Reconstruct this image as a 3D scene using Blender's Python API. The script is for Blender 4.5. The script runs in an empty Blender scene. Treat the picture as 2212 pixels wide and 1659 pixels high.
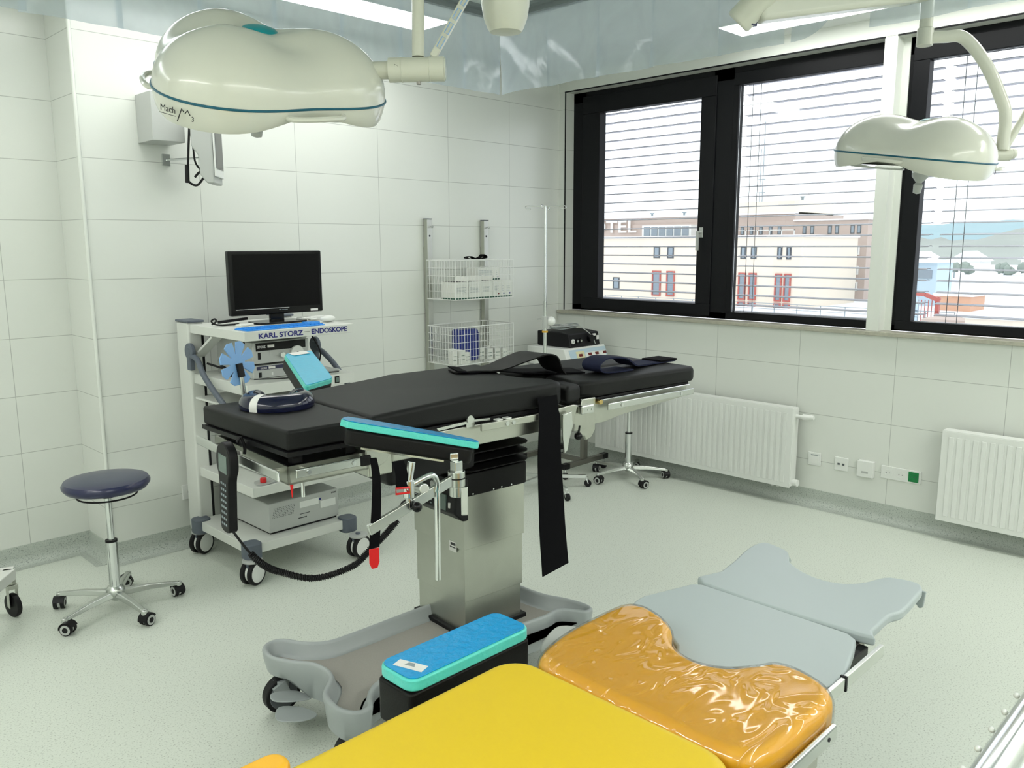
import bpy, bmesh, math, random
from mathutils import Vector, Matrix, noise
PI = math.pi
random.seed(7)
S = bpy.context.scene
COL = S.collection

# ------------------------------------------------------------------ camera
cam_d = bpy.data.cameras.new('camera'); cam = bpy.data.objects.new('camera', cam_d); COL.objects.link(cam)
yaw, pitch, roll = 0.78940, 0.16554, -0.002838
fwd = Vector((math.sin(yaw)*math.cos(pitch), math.cos(yaw)*math.cos(pitch), -math.sin(pitch)))
rt = Vector((math.cos(yaw), -math.sin(yaw), 0)); up = rt.cross(fwd)
r2 = math.cos(roll)*rt + math.sin(roll)*up; u2 = -math.sin(roll)*rt + math.cos(roll)*up
cam.matrix_world = Matrix(((r2.x, u2.x, -fwd.x, -5.0691), (r2.y, u2.y, -fwd.y, -4.4976), (r2.z, u2.z, -fwd.z, 1.6702), (0, 0, 0, 1)))
cam_d.sensor_width = 36; cam_d.lens = 1793.99/2212*36; cam_d.clip_start = .05; cam_d.clip_end = 2000
S.camera = cam
# ------------------------------------------------------------------ world, exposure
S.view_settings.view_transform = 'Standard'; S.view_settings.look = 'None'
S.view_settings.gamma = 1; S.view_settings.use_curve_mapping = False
S.view_settings.exposure = 0.38
W = bpy.data.worlds.new('overcast_sky'); S.world = W; W.use_nodes = True
bg = W.node_tree.nodes['Background']; bg.inputs[0].default_value = (.93, .95, 1, 1); bg.inputs[1].default_value = 1.7
LUM = 8.0          # strength of the ceiling luminaires
LUM_COL = (1.0, 1.0, .96)

# ------------------------------------------------------------------ materials
def mat(name, col, rough=.5, metal=0., coat=0., bump=0., bscale=40., spec=.5, emit=None, estr=0., alpha=1., var=0., vscale=8., aniso=0.):
    m = bpy.data.materials.new(name); m.use_nodes = True
    nt = m.node_tree; b = nt.nodes['Principled BSDF']
    b.inputs['Base Color'].default_value = (*col, 1); b.inputs['Roughness'].default_value = rough
    b.inputs['Metallic'].default_value = metal; b.inputs['Coat Weight'].default_value = coat
    b.inputs['Specular IOR Level'].default_value = spec; b.inputs['Alpha'].default_value = alpha
    b.inputs['Coat Roughness'].default_value = .08
    if emit: b.inputs['Emission Color'].default_value = (*emit, 1); b.inputs['Emission Strength'].default_value = estr
    if bump or var:
        tc = nt.nodes.new('ShaderNodeTexCoord')
    if bump:
        n = nt.nodes.new('ShaderNodeTexNoise'); n.inputs['Scale'].default_value = bscale; n.inputs['Detail'].default_value = 4
        bp = nt.nodes.new('ShaderNodeBump'); bp.inputs['Strength'].default_value = bump; bp.inputs['Distance'].default_value = .01
        nt.links.new(tc.outputs['Object'], n.inputs['Vector']); nt.links.new(n.outputs['Fac'], bp.inputs['Height']); nt.links.new(bp.outputs['Normal'], b.inputs['Normal'])
    if var:
        n2 = nt.nodes.new('ShaderNodeTexNoise'); n2.inputs['Scale'].default_value = vscale; n2.inputs['Detail'].default_value = 5
        mx = nt.nodes.new('ShaderNodeMix'); mx.data_type = 'RGBA'
        mx.inputs[6].default_value = (*[c*(1-var) for c in col], 1); mx.inputs[7].default_value = (*[min(1, c*(1+var)) for c in col], 1)
        nt.links.new(tc.outputs['Object'], n2.inputs['Vector']); nt.links.new(n2.outputs['Fac'], mx.inputs[0]); nt.links.new(mx.outputs[2], b.inputs['Base Color'])
    return m

def tile_mat(name, axis, off, zoff=2.7093, col=(.70, .725, .68), grout=(.42, .44, .41)):
    m = mat(name, col, .22, bump=0, spec=.45); nt = m.node_tree; b = nt.nodes['Principled BSDF']
    g = nt.nodes.new('ShaderNodeNewGeometry'); sp = nt.nodes.new('ShaderNodeSeparateXYZ'); nt.links.new(g.outputs['Position'], sp.inputs[0])
    def frac(sock, o, w):
        a = nt.nodes.new('ShaderNodeMath'); a.operation = 'SUBTRACT'; nt.links.new(sock, a.inputs[0]); a.inputs[1].default_value = o
        d = nt.nodes.new('ShaderNodeMath'); d.operation = 'DIVIDE'; nt.links.new(a.outputs[0], d.inputs[0]); d.inputs[1].default_value = w
        f = nt.nodes.new('ShaderNodeMath'); f.operation = 'PINGPONG'; nt.links.new(d.outputs[0], f.inputs[0]); f.inputs[1].default_value = .5
        l = nt.nodes.new('ShaderNodeMath'); l.operation = 'LESS_THAN'; nt.links.new(f.outputs[0], l.inputs[0]); l.inputs[1].default_value = .0016/w
        return l
    h = frac(sp.outputs['Z'], zoff, .3016)
    if axis is not None:
        v = frac(sp.outputs[axis], off, .6)
        mxx = nt.nodes.new('ShaderNodeMath'); mxx.operation = 'MAXIMUM'; nt.links.new(h.outputs[0], mxx.inputs[0]); nt.links.new(v.outputs[0], mxx.inputs[1])
    else: mxx = h
    mx = nt.nodes.new('ShaderNodeMix'); mx.data_type = 'RGBA'; mx.inputs[6].default_value = (*col, 1); mx.inputs[7].default_value = (*grout, 1)
    nt.links.new(mxx.outputs[0], mx.inputs[0]); nt.links.new(mx.outputs[2], b.inputs['Base Color'])
    bp = nt.nodes.new('ShaderNodeBump'); bp.inputs['Strength'].default_value = .3; bp.inputs['Distance'].default_value = .002; bp.invert = True
    nt.links.new(mxx.outputs[0], bp.inputs['Height']); nt.links.new(bp.outputs[0], b.inputs['Normal'])
    return m

M = {}
M['tile_back'] = tile_mat('glazed_tile_back', 0, -.5571)
M['tile_win'] = tile_mat('glazed_tile_window', 1, -.8768)
M['tile_alcove'] = tile_mat('glazed_tile_alcove', 0, -3.872)
M['tile_side'] = tile_mat('glazed_tile_side', None, 0)
M['paint'] = mat('white_wall_paint', (.72, .75, .70), .55)
M['ceiling'] = mat('ceiling_paint', (.78, .81, .79), .6)
M['laf'] = mat('laminar_ceiling_screen', (.60, .66, .64), .5, bump=.05, bscale=300)
M['rail_grey'] = mat('grey_aluminium_rail', (.30, .33, .33), .4, .6)
M['white_pl'] = mat('white_plastic', (.74, .76, .73), .35)
M['white_cart'] = mat('white_powder_coat', (.66, .68, .64), .35, bump=.03, bscale=400)
M['grey_lt'] = mat('light_grey_plastic', (.45, .47, .45), .4)
M['grey_pl'] = mat('grey_moulded_plastic', (.33, .36, .36), .38, bump=.04, bscale=250)
M['grey_plate'] = mat('blue_grey_table_plate', (.40, .455, .46), .42, bump=.02, bscale=300)
M['tray'] = mat('grey_brown_rubber_mat', (.29, .28, .25), .6, bump=.15, bscale=500, var=.12, vscale=400)
M['grey_dk'] = mat('dark_grey_plastic', (.08, .09, .10), .45)
M['slate'] = mat('slate_grey_plastic', (.10, .12, .15), .5)
M['black'] = mat('black_vinyl', (.005, .005, .005), .5, bump=.08, bscale=350, spec=.2)
M['pad_black'] = mat('black_mattress_cover', (.0055, .006, .006), .55, bump=.12, bscale=600, spec=.27, var=.25, vscale=500)
M['black_gl'] = mat('gloss_black_plastic', (.004, .004, .005), .12, spec=.25)
M['black_m'] = mat('matt_black_plastic', (.006, .006, .007), .45, spec=.25)
M['rubber'] = mat('black_rubber', (.006, .006, .007), .55, spec=.3)
M['web'] = mat('black_webbing', (.004, .004, .005), .85, bump=.2, bscale=900, spec=.08)
M['web_blue'] = mat('dark_blue_webbing', (.014, .018, .045), .85, bump=.2, bscale=900, spec=.2)
M['chrome'] = mat('polished_chrome', (.72, .74, .74), .14, 1.)
M['alu'] = mat('polished_aluminium', (.62, .64, .62), .25, 1.)
M['steel'] = mat('brushed_stainless_steel', (.50, .51, .46), .33, 1., bump=.06, bscale=300, var=.10, vscale=9)
M['steel_dk'] = mat('dull_steel', (.25, .24, .22), .4, 1.)
M['brass'] = mat('brass', (.6, .45, .18), .3, 1.)
M['frame'] = mat('anthracite_window_frame', (.005, .0055, .007), .5, spec=.2)
M['stone'] = mat('beige_stone_sill', (.40, .39, .32), .4, var=.25, vscale=45, bump=.05, bscale=80)
M['cream'] = mat('cream_lacquered_lamp_shell', (.66, .67, .59), .22, coat=.35)
M['cream2'] = mat('cream_lacquered_lamp_arm', (.62, .63, .54), .3, coat=.15)
M['teal'] = mat('teal_plastic', (.0, .27, .31), .3)
M['petrol'] = mat('petrol_blue_trim', (.0, .10, .16), .35)
M['navy'] = mat('navy_blue_vinyl', (.014, .017, .065), .3, coat=.25, bump=.03, bscale=300)
M['gel_navy'] = mat('glossy_navy_gel', (.004, .006, .028), .14, coat=.3, spec=.4)
M['blue_lt'] = mat('light_blue_plastic', (.20, .40, .72), .35)
M['blue_kb'] = mat('bright_blue_silicone', (.02, .27, .80), .4)
M['blue_can'] = mat('royal_blue_plastic', (.015, .03, .22), .3)
M['gel_top'] = mat('blue_gel_pad_top', (.0, .30, .66), .25, bump=.4, bscale=60, coat=.1, spec=.35)
M['gel_cyan'] = mat('cyan_gel_pad_top', (.03, .46, .72), .25, bump=.15, bscale=60, coat=.2)
M['gel_side'] = mat('mint_green_gel', (.10, .64, .56), .3, bump=.4, bscale=50)
M['yellow'] = mat('yellow_vinyl', (.74, .52, .010), .5, bump=.03, bscale=250)
M['orange'] = mat('orange_yellow_vinyl', (.90, .47, .022), .45)
M['red'] = mat('red_plastic', (.65, .008, .01), .4)
M['yellow_clip'] = mat('yellow_plastic_clip', (.6, .35, .03), .4)
M['green'] = mat('green_socket_plastic', (.0, .20, .05), .35)
M['label'] = mat('white_label', (.75, .75, .72), .5)
M['ink'] = mat('black_print', (.015, .015, .02), .5)
M['ink_blue'] = mat('dark_blue_print', (.01, .012, .17), .5)
M['ink_white'] = mat('white_print', (.6, .6, .6), .5)
M['ink_grey'] = mat('grey_print', (.25, .3, .32), .5)
M['carton'] = mat('white_carton', (.72, .74, .69), .55)
M['carton_dk'] = mat('dark_carton_inside', (.03, .03, .03), .6)
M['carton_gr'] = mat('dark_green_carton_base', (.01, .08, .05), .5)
M['disp_red'] = mat('red_display', (.12, .005, .005), .3)
M['panel_blue'] = mat('pale_blue_front_panel', (.45, .58, .66), .4)
M['panel_yel'] = mat('pale_yellow_front_panel', (.68, .66, .42), .4)
M['lcd'] = mat('grey_green_lcd', (.12, .17, .15), .2)
M['lens'] = mat('lamp_front_glass', (.5, .53, .5), .08, spec=.8)
M['lum'] = mat('luminaire_diffuser', (1, 1, 1), .5, emit=LUM_COL, estr=LUM)
M['lum_fill'] = mat('fill_light_diffuser', (1, 1, 1), .5, emit=LUM_COL, estr=LUM*2.0)  # stronger diffuser for the unseen lights added to brighten the room

def floor_mat():
    m = mat('speckled_linoleum', (.50, .545, .475), .36, spec=.35); nt = m.node_tree; b = nt.nodes['Principled BSDF']
    g = nt.nodes.new('ShaderNodeNewGeometry')
    v = nt.nodes.new('ShaderNodeTexNoise'); v.inputs['Scale'].default_value = 160; v.inputs['Detail'].default_value = 3
    nt.links.new(g.outputs['Position'], v.inputs['Vector'])
    r = nt.nodes.new('ShaderNodeValToRGB'); e = r.color_ramp.elements
    e[0].position = .30; e[0].color = (.33, .35, .31, 1); e[1].position = .42; e[1].color = (.60, .645, .575, 1)
    x = r.color_ramp.elements.new(.66); x.color = (.64, .68, .61, 1)
    nt.links.new(v.outputs['Fac'], r.inputs[0]); nt.links.new(r.outputs[0], b.inputs['Base Color'])
    return m
M['floor'] = floor_mat()
M['cove'] = floor_mat(); M['cove'].name = 'grey_linoleum_cove'
cr = [n for n in M['cove'].node_tree.nodes if n.type == 'VALTORGB'][0].color_ramp.elements
cr[0].color = (.18, .20, .18, 1); cr[1].color = (.42, .46, .42, 1); cr[2].color = (.48, .52, .47, 1)

def film_mat():
    m = bpy.data.materials.new('scratched_clear_film'); m.use_nodes = True; nt = m.node_tree; nt.nodes.clear()
    o = nt.nodes.new('ShaderNodeOutputMaterial'); mx = nt.nodes.new('ShaderNodeMixShader'); t = nt.nodes.new('ShaderNodeBsdfTransparent')
    p = nt.nodes.new('ShaderNodeBsdfPrincipled'); p.inputs['Base Color'].default_value = (.66, .74, .80, 1); p.inputs['Roughness'].default_value = .10
    p.inputs['Specular IOR Level'].default_value = .9
    t.inputs[0].default_value = (.86, .9, .95, 1)
    tc = nt.nodes.new('ShaderNodeTexCoord'); mp = nt.nodes.new('ShaderNodeMapping'); mp.inputs['Scale'].default_value = (1.5, 1.5, 1.0)
    mp.inputs['Rotation'].default_value = (.5, .3, .7)
    w = nt.nodes.new('ShaderNodeTexNoise'); w.inputs['Scale'].default_value = 2.2; w.inputs['Detail'].default_value = 3; w.inputs['Distortion'].default_value = 1.5
    nt.links.new(tc.outputs['Object'], mp.inputs[0]); nt.links.new(mp.outputs[0], w.inputs['Vector'])
    r = nt.nodes.new('ShaderNodeMapRange'); r.inputs[1].default_value = .3; r.inputs[2].default_value = .75; r.inputs[3].default_value = .42; r.inputs[4].default_value = .54
    nt.links.new(w.outputs['Fac'], r.inputs[0]); nt.links.new(r.outputs[0], mx.inputs[0])
    bp = nt.nodes.new('ShaderNodeBump'); bp.inputs['Strength'].default_value = .12; bp.inputs['Distance'].default_value = .05; nt.links.new(w.outputs['Fac'], bp.inputs['Height']); nt.links.new(bp.outputs[0], p.inputs['Normal'])
    nt.links.new(t.outputs[0], mx.inputs[1]); nt.links.new(p.outputs[0], mx.inputs[2]); nt.links.new(mx.outputs[0], o.inputs[0])
    return m
M['film'] = film_mat()
def glass_mat():
    m = bpy.data.materials.new('window_glass'); m.use_nodes = True; nt = m.node_tree; nt.nodes.clear()
    o = nt.nodes.new('ShaderNodeOutputMaterial'); mx = nt.nodes.new('ShaderNodeMixShader'); t = nt.nodes.new('ShaderNodeBsdfTransparent')
    g = nt.nodes.new('ShaderNodeBsdfGlossy'); g.inputs['Roughness'].default_value = .0; mx.inputs[0].default_value = .04
    t.inputs[0].default_value = (.95, .97, .97, 1)
    nt.links.new(t.outputs[0], mx.inputs[1]); nt.links.new(g.outputs[0], mx.inputs[2]); nt.links.new(mx.outputs[0], o.inputs[0]); return m
M['glass'] = glass_mat()
def wrap_mat():
    m = bpy.data.materials.new('crumpled_clear_plastic'); m.use_nodes = True; nt = m.node_tree; nt.nodes.clear()
    o = nt.nodes.new('ShaderNodeOutputMaterial'); mx = nt.nodes.new('ShaderNodeMixShader'); t = nt.nodes.new('ShaderNodeBsdfTransparent')
    g = nt.nodes.new('ShaderNodeBsdfGlossy'); g.inputs['Roughness'].default_value = .09
    fr = nt.nodes.new('ShaderNodeLayerWeight'); fr.inputs['Blend'].default_value = .35
    t.inputs[0].default_value = (.99, .985, .97, 1)
    tc = nt.nodes.new('ShaderNodeTexCoord')
    mp = nt.nodes.new('ShaderNodeMapping'); mp.inputs['Scale'].default_value = (1, 2.2, 1); mp.inputs['Rotation'].default_value = (0, 0, .5)
    w = nt.nodes.new('ShaderNodeTexNoise'); w.noise_type = 'RIDGED_MULTIFRACTAL'; w.inputs['Scale'].default_value = 9; w.inputs['Detail'].default_value = 3; w.inputs['Distortion'].default_value = 1.2
    nt.links.new(tc.outputs['Object'], mp.inputs[0]); nt.links.new(mp.outputs[0], w.inputs['Vector'])
    bp = nt.nodes.new('ShaderNodeBump'); bp.inputs['Strength'].default_value = 1.0; bp.inputs['Distance'].default_value = .009
    nt.links.new(w.outputs['Fac'], bp.inputs['Height']); nt.links.new(bp.outputs[0], g.inputs['Normal']); nt.links.new(bp.outputs[0], fr.inputs['Normal'])
    mr = nt.nodes.new('ShaderNodeMapRange'); mr.inputs[3].default_value = .07; mr.inputs[4].default_value = .48
    nt.links.new(fr.outputs['Fresnel'], mr.inputs[0]); nt.links.new(mr.outputs[0], mx.inputs[0])
    nt.links.new(t.outputs[0], mx.inputs[1]); nt.links.new(g.outputs[0], mx.inputs[2]); nt.links.new(mx.outputs[0], o.inputs[0]); return m
M['wrap'] = wrap_mat()

# ------------------------------------------------------------------ geometry helpers
def V(*a): return Vector(a)
class MB:
    def __init__(s): s.bm = bmesh.new()
    def _m(s, vs, mtx):
        if mtx is not None: bmesh.ops.transform(s.bm, matrix=mtx, verts=vs)
        return s
    def box(s, lo, hi, mtx=None):
        c = [(lo[i]+hi[i])/2 for i in range(3)]; d = [abs(hi[i]-lo[i]) for i in range(3)]
        vs = bmesh.ops.create_cube(s.bm, size=1)['verts']
        bmesh.ops.transform(s.bm, matrix=Matrix.Translation(c) @ Matrix.Diagonal((*d, 1)), verts=vs)
        return s._m(vs, mtx)
    def bar(s, a, b, w, h, upv=(0, 0, 1)):
        a, b = Vector(a), Vector(b); d = b-a; z = d.normalized(); x = Vector(upv).cross(z)
        if x.length < 1e-4: x = Vector((1, 0, 0)).cross(z)
        x.normalize(); y = z.cross(x); R = Matrix((x, y, z)).transposed().to_4x4()
        vs = bmesh.ops.create_cube(s.bm, size=1)['verts']
        bmesh.ops.transform(s.bm, matrix=Matrix.Translation((a+b)/2) @ R @ Matrix.Diagonal((w, h, d.length, 1)), verts=vs); return s
    def cyl(s, a, b, r, rb=None, n=24):
        a, b = Vector(a), Vector(b); d = b-a
        vs = bmesh.ops.create_cone(s.bm, cap_ends=True, segments=n, radius1=r, radius2=r if rb is None else rb, depth=d.length)['verts']
        bmesh.ops.transform(s.bm, matrix=Matrix.Translation((a+b)/2) @ d.to_track_quat('Z', 'Y').to_matrix().to_4x4(), verts=vs); return s
    def sph(s, c, r, sc=(1, 1, 1), n=20):
        vs = bmesh.ops.create_uvsphere(s.bm, u_segments=n, v_segments=n//2, radius=r)['verts']
        bmesh.ops.transform(s.bm, matrix=Matrix.Translation(c) @ Matrix.Diagonal((*sc, 1)), verts=vs); return s
    def tube(s, pts, r, n=8, smooth=0, closed=False):
        P = [Vector(p) for p in pts]
        if smooth: P = catmull(P, smooth, closed)
        N = len(P); rings = []; prev = None
        for i, p in enumerate(P):
            if closed: t = (P[(i+1) % N]-P[i-1]).normalized()
            else: t = (P[min(i+1, N-1)]-P[max(i-1, 0)]).normalized()
            if prev is None:
                x = t.orthogonal().normalized()
            else:
                x = prev - t*prev.dot(t)
                x = x.normalized() if x.length > 1e-6 else t.orthogonal().normalized()
            prev = x; y = t.cross(x); rr = r[i] if isinstance(r, (list, tuple)) else r
            rings.append([s.bm.verts.new(p + (x*math.cos(2*PI*k/n)+y*math.sin(2*PI*k/n))*rr) for k in range(n)])
        for i in range(N if closed else N-1):
            A, B = rings[i], rings[(i+1) % N]
            for k in range(n): s.bm.faces.new((A[k], A[(k+1) % n], B[(k+1) % n], B[k]))
        if not closed:
            s.bm.faces.new(rings[0][::-1]); s.bm.faces.new(rings[-1])
        return s
    def prism(s, pts, z0, z1, mtx=None, z1f=None):
        a = [s.bm.verts.new((p[0], p[1], z0)) for p in pts]
        b = [s.bm.verts.new((p[0], p[1], z1 if z1f is None else z1f(p[0], p[1]))) for p in pts]
        n = len(pts); s.bm.faces.new(a[::-1]); s.bm.faces.new(b)
        for i in range(n): s.bm.faces.new((a[i], a[(i+1) % n], b[(i+1) % n], b[i]))
        return s._m(a+b, mtx)
    def quad(s, ps, th=0.0, nrm=None):
        P = [Vector(p) for p in ps]
        if th == 0: s.bm.faces.new([s.bm.verts.new(p) for p in P]); return s
        n = (P[1]-P[0]).cross(P[2]-P[0]).normalized() if nrm is None else Vector(nrm)
        a = [s.bm.verts.new(p-n*th) for p in P]; b = [s.bm.verts.new(p) for p in P]; k = len(P)
        s.bm.faces.new(a[::-1]); s.bm.faces.new(b)
        for i in range(k): s.bm.faces.new((a[i], a[(i+1) % k], b[(i+1) % k], b[i]))
        return s
    def lathe(s, prof, c=(0, 0, 0), n=32, mtx=None):
        rings = []; vs = []
        for r, z in prof:
            ring = [s.bm.verts.new((c[0]+r*math.cos(2*PI*k/n), c[1]+r*math.sin(2*PI*k/n), c[2]+z)) for k in range(n)]
            rings.append(ring); vs += ring
        for A, B in zip(rings, rings[1:]):
            for k in range(n): s.bm.faces.new((A[k], A[(k+1) % n], B[(k+1) % n], B[k]))
        s.bm.faces.new(rings[0][::-1]); s.bm.faces.new(rings[-1])
        return s._m(vs, mtx)
    def ribbon(s, pts, wv, th=.003, smooth=6):
        P = [Vector(p) for p in pts]
        if smooth: P = catmull(P, smooth)
        ws = wv if isinstance(wv, list) else None; rows = []; N = len(P)
        for i, p in enumerate(P):
            t = (P[min(i+1, N-1)]-P[max(i-1, 0)]).normalized()
            if ws:
                f = i/(N-1)*(len(ws)-1); k = min(int(f), len(ws)-2); w = Vector(ws[k]).lerp(Vector(ws[k+1]), f-k)
            else: w = Vector(wv)
            nn = t.cross(w).normalized()*th/2
            rows.append([s.bm.verts.new(q) for q in (p-w/2-nn, p+w/2-nn, p+w/2+nn, p-w/2+nn)])
        for A, B in zip(rows, rows[1:]):
            for k in range(4): s.bm.faces.new((A[k], A[(k+1) % 4], B[(k+1) % 4], B[k]))
        s.bm.faces.new(rows[0][::-1]); s.bm.faces.new(rows[-1]); return s

def catmull(P, k, closed=False):
    P = [Vector(p) for p in P]; N = len(P); out = []
    rng = range(N) if closed else range(N-1)
    for i in rng:
        if closed: a, b, c, d = P[i-1], P[i], P[(i+1) % N], P[(i+2) % N]
        else: a, b, c, d = P[max(i-1, 0)], P[i], P[i+1], P[min(i+2, N-1)]
        for j in range(k):
            t = j/k
            out.append(.5*((2*b)+(c-a)*t+(2*a-5*b+4*c-d)*t*t+(3*b-a-3*c+d)*t**3))
    if not closed: out.append(P[-1])
    return out
def smooth2d(pts, k=6): return [(p.x, p.y) for p in catmull([Vector((x, y, 0)) for x, y in pts], k, True)]
def rrect(x0, y0, x1, y1, r, n=5):
    out = []
    for cx, cy, a in ((x1-r, y1-r, 0), (x0+r, y1-r, PI/2), (x0+r, y0+r, PI), (x1-r, y0+r, 1.5*PI)):
        for i in range(n+1): t = a+PI/2*i/n; out.append((cx+r*math.cos(t), cy+r*math.sin(t)))
    return out

def obj(name, mb, m, parent=None, bev=0., seg=3, label=None, loc=None, ang=38):
    bm = mb.bm; bmesh.ops.recalc_face_normals(bm, faces=bm.faces[:])
    me = bpy.data.meshes.new(name)
    for f in bm.faces: f.smooth = True
    if not bev:
        for e in bm.edges:
            if len(e.link_faces) == 2 and e.calc_face_angle(0) > math.radians(ang): e.smooth = False
    bm.to_mesh(me); bm.free(); me.materials.append(M[m] if isinstance(m, str) else m)
    o = bpy.data.objects.new(name, me); COL.objects.link(o)
    if parent is not None: o.parent = parent
    if loc: o.location = loc
    if bev:
        b = o.modifiers.new('bevel', 'BEVEL'); b.width = bev; b.segments = seg; b.limit_method = 'ANGLE'; b.angle_limit = math.radians(30); b.harden_normals = True
    if label: o['label'] = label
    return o
def thing(name, label, cat, loc=(0, 0, 0), rotz=0., group=None, rot=None):
    o = bpy.data.objects.new(name, None); COL.objects.link(o); o.location = loc; o.rotation_euler = rot or (0, 0, rotz)
    o.empty_display_size = .1
    o['label'] = label; o['category'] = cat
    if group: o['group'] = group
    return o
def tag(o, label, cat, group=None):
    o['label'] = label; o['category'] = cat
    if group: o['group'] = group
    return o
def struct(name, mb, m, parent=None, bev=0.):
    o = obj(name, mb, m, parent, bev)
    if parent is None: o['kind'] = 'structure'
    return o
def dup(root, loc, rotz, label, group=None):
    r = root.copy(); COL.objects.link(r); r.location = loc; r.rotation_euler = (0, 0, rotz); r['label'] = label
    if group: r['group'] = group
    for ch in list(root.children):
        c = ch.copy(); COL.objects.link(c); c.parent = r
        for g in ch.children:
            d = g.copy(); COL.objects.link(d); d.parent = c
    return r
def text(body, size, m, parent, mtx, name='lettering', bold=0., width=None, sx=1.):
    cu = bpy.data.curves.new('t', 'FONT'); cu.body = body; cu.size = size; cu.extrude = .0004; cu.offset = bold
    to = bpy.data.objects.new('t', cu); COL.objects.link(to)
    dg = bpy.context.evaluated_depsgraph_get(); me = bpy.data.meshes.new_from_object(to.evaluated_get(dg))
    bpy.data.objects.remove(to); bpy.data.curves.remove(cu)
    xs = [v.co.x for v in me.vertices]; w = max(xs)-min(xs)
    if width: sx = width/w
    me.transform(Matrix.Diagonal((sx, 1, 1, 1))); me.transform(mtx); me.materials.clear(); me.materials.append(M[m])
    o = bpy.data.objects.new(name, me); COL.objects.link(o); o.parent = parent; return o
def frame(o, x, y):   # matrix with given x and y axes and origin
    x = Vector(x).normalized(); y = Vector(y).normalized(); z = x.cross(y).normalized(); y = z.cross(x)
    R = Matrix((x, y, z)).transposed().to_4x4(); return Matrix.Translation(o) @ R

# ------------------------------------------------------------------ room
CEIL = 2.95; XL, YF = -7.4, -6.6
struct('floor', MB().box((XL, YF, -.1), (.0, .32, 0)), 'floor')
struct('ceiling', MB().box((XL, YF, CEIL), (.0, .32, CEIL+.1)), 'ceiling')
struct('wall_back', MB().box((-3.573, 0, 0), (0, .6, CEIL)), 'tile_back')
struct('wall_back_recess', MB().box((XL, .32, 0), (-3.573, .6, CEIL)), 'tile_alcove')
struct('wall_recess_side', MB().box((-3.575, .001, 0), (-3.573, .319, CEIL)), 'tile_side')
struct('trim_1', MB().cyl((-3.566, -.001, .1), (-3.566, -.001, CEIL), .009, n=12), 'paint')
w = MB()
w.box((0, YF, 0), (.36, .0, 1.13)); w.box((0, YF, 2.835), (.36, 0, CEIL)); w.box((0, -.065, 1.13), (.36, 0, 2.835)); w.box((0, YF, 1.13), (.36, -4.95, 2.835))
struct('wall_window', w, 'tile_win')
struct('wall_window_pier', MB().box((0.0, -2.56, 1.155), (.36, -2.487, 2.835)).box((.09, -2.60, 1.155), (.36, -2.56, 2.835)), 'paint')
struct('wall_window_lintel', MB().box((-.004, YF, 2.84), (.0, 0, CEIL)), 'paint')
struct('wall_left', MB().box((XL-.1, YF, 0), (XL, .32, CEIL)), 'paint')
struct('wall_front', MB().box((XL, YF-.1, 0), (0, YF, CEIL)), 'paint')
# coved skirting: swept concave profile
def cove(name, a, b, nrm):
    a, b, nrm = V(*a), V(*b), V(*nrm); mb = MB(); prof = []
    prof = [(.006, .104), (.006, .05)] + [(.006+.045*(1-math.cos(t)), .05*(1-math.sin(t))) for t in [PI/2*i/6 for i in range(1, 7)]] + [(.085, .001)]
    rows = []
    for p in (a, b): rows.append([mb.bm.verts.new(p+nrm*d+V(0, 0, z)) for d, z in [(0, .104)]+prof+[(0, 0.0005)]])
    n = len(rows[0])
    for k in range(n): mb.bm.faces.new((rows[0][k], rows[0][(k+1) % n], rows[1][(k+1) % n], rows[1][k]))
    mb.bm.faces.new(rows[0]); mb.bm.faces.new(rows[1][::-1])
    struct(name, mb, 'cove')
cove('baseboard_back', (-3.575, 0, 0), (0, 0, 0), (0, -1, 0))
cove('baseboard_recess', (XL, .32, 0), (-3.575, .32, 0), (0, -1, 0))
cove('baseboard_recess_side', (-3.575, .32, 0), (-3.575, -.006, 0), (-1, 0, 0))
cove('baseboard_window', (0, 0, 0), (0, YF, 0), (-1, 0, 0))
# sill, dark gap trim round the opening
struct('trim_2', MB().box((-.03, -2.50, 1.13), (.10, -.012, 1.154)).box((-.03, -4.95, 1.13), (.10, -2.50, 1.154)), 'stone', bev=.003)
struct('trim_3', MB().box((-.003, -.068, 1.158), (.003, -.060, 2.842)).box((-.006, -2.49, 2.834), (.003, -.06, 2.842)).box((-.006, -4.9, 2.834), (.003, -2.56, 2.842)), 'frame')

# windows
def ring(mb, x0, x1, y0, y1, z0, z1, w0, w1, b, t):
    """frame of four bars: outer y0..y1 z0..z1, bar widths left w0 (at y1), right w1 (at y0), bottom b, top t"""
    mb.box((x0, y0, z0), (x1, y1, z0+b)); mb.box((x0, y0, z1-t), (x1, y1, z1)); mb.box((x0, y1-w0, z0+b), (x1, y1, z1-t)); mb.box((x0, y0, z0+b), (x1, y0+w1, z1-t)); return mb
w1 = MB(); w1.box((.10, -2.6, 1.157), (.17, -.066, 1.20)); w1.box((.10, -2.6, 2.76), (.17, -.066, 2.835)); w1.box((.10, -.19, 1.157), (.17, -.066, 2.835)); w1.box((.10, -1.47, 1.157), (.17, -1.32, 2.835)); w1.box((.10, -2.6, 1.157), (.17, -2.50, 2.835))
w1 = struct('window_1', w1, 'frame')
sash = ring(MB(), .088, .16, -1.345, -.165, 1.172, 2.80, .17, .118, .082, .13); o = struct('sash', sash, 'frame', w1, bev=.004)
struct('fixed_frame', ring(MB(), .098, .16, -2.56, -1.47, 1.165, 2.80, .04, .05, .043, .082), 'frame', w1, bev=.003)
struct('gasket', ring(MB(), .115, .12, -1.228, -.327, 1.247, 2.678, .006, .003, .003, .003), 'alu', w1)
struct('gasket', ring(MB(), .115, .12, -2.50, -1.505, 1.204, 2.722, .006, .003, .003, .003), 'alu', w1)
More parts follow.
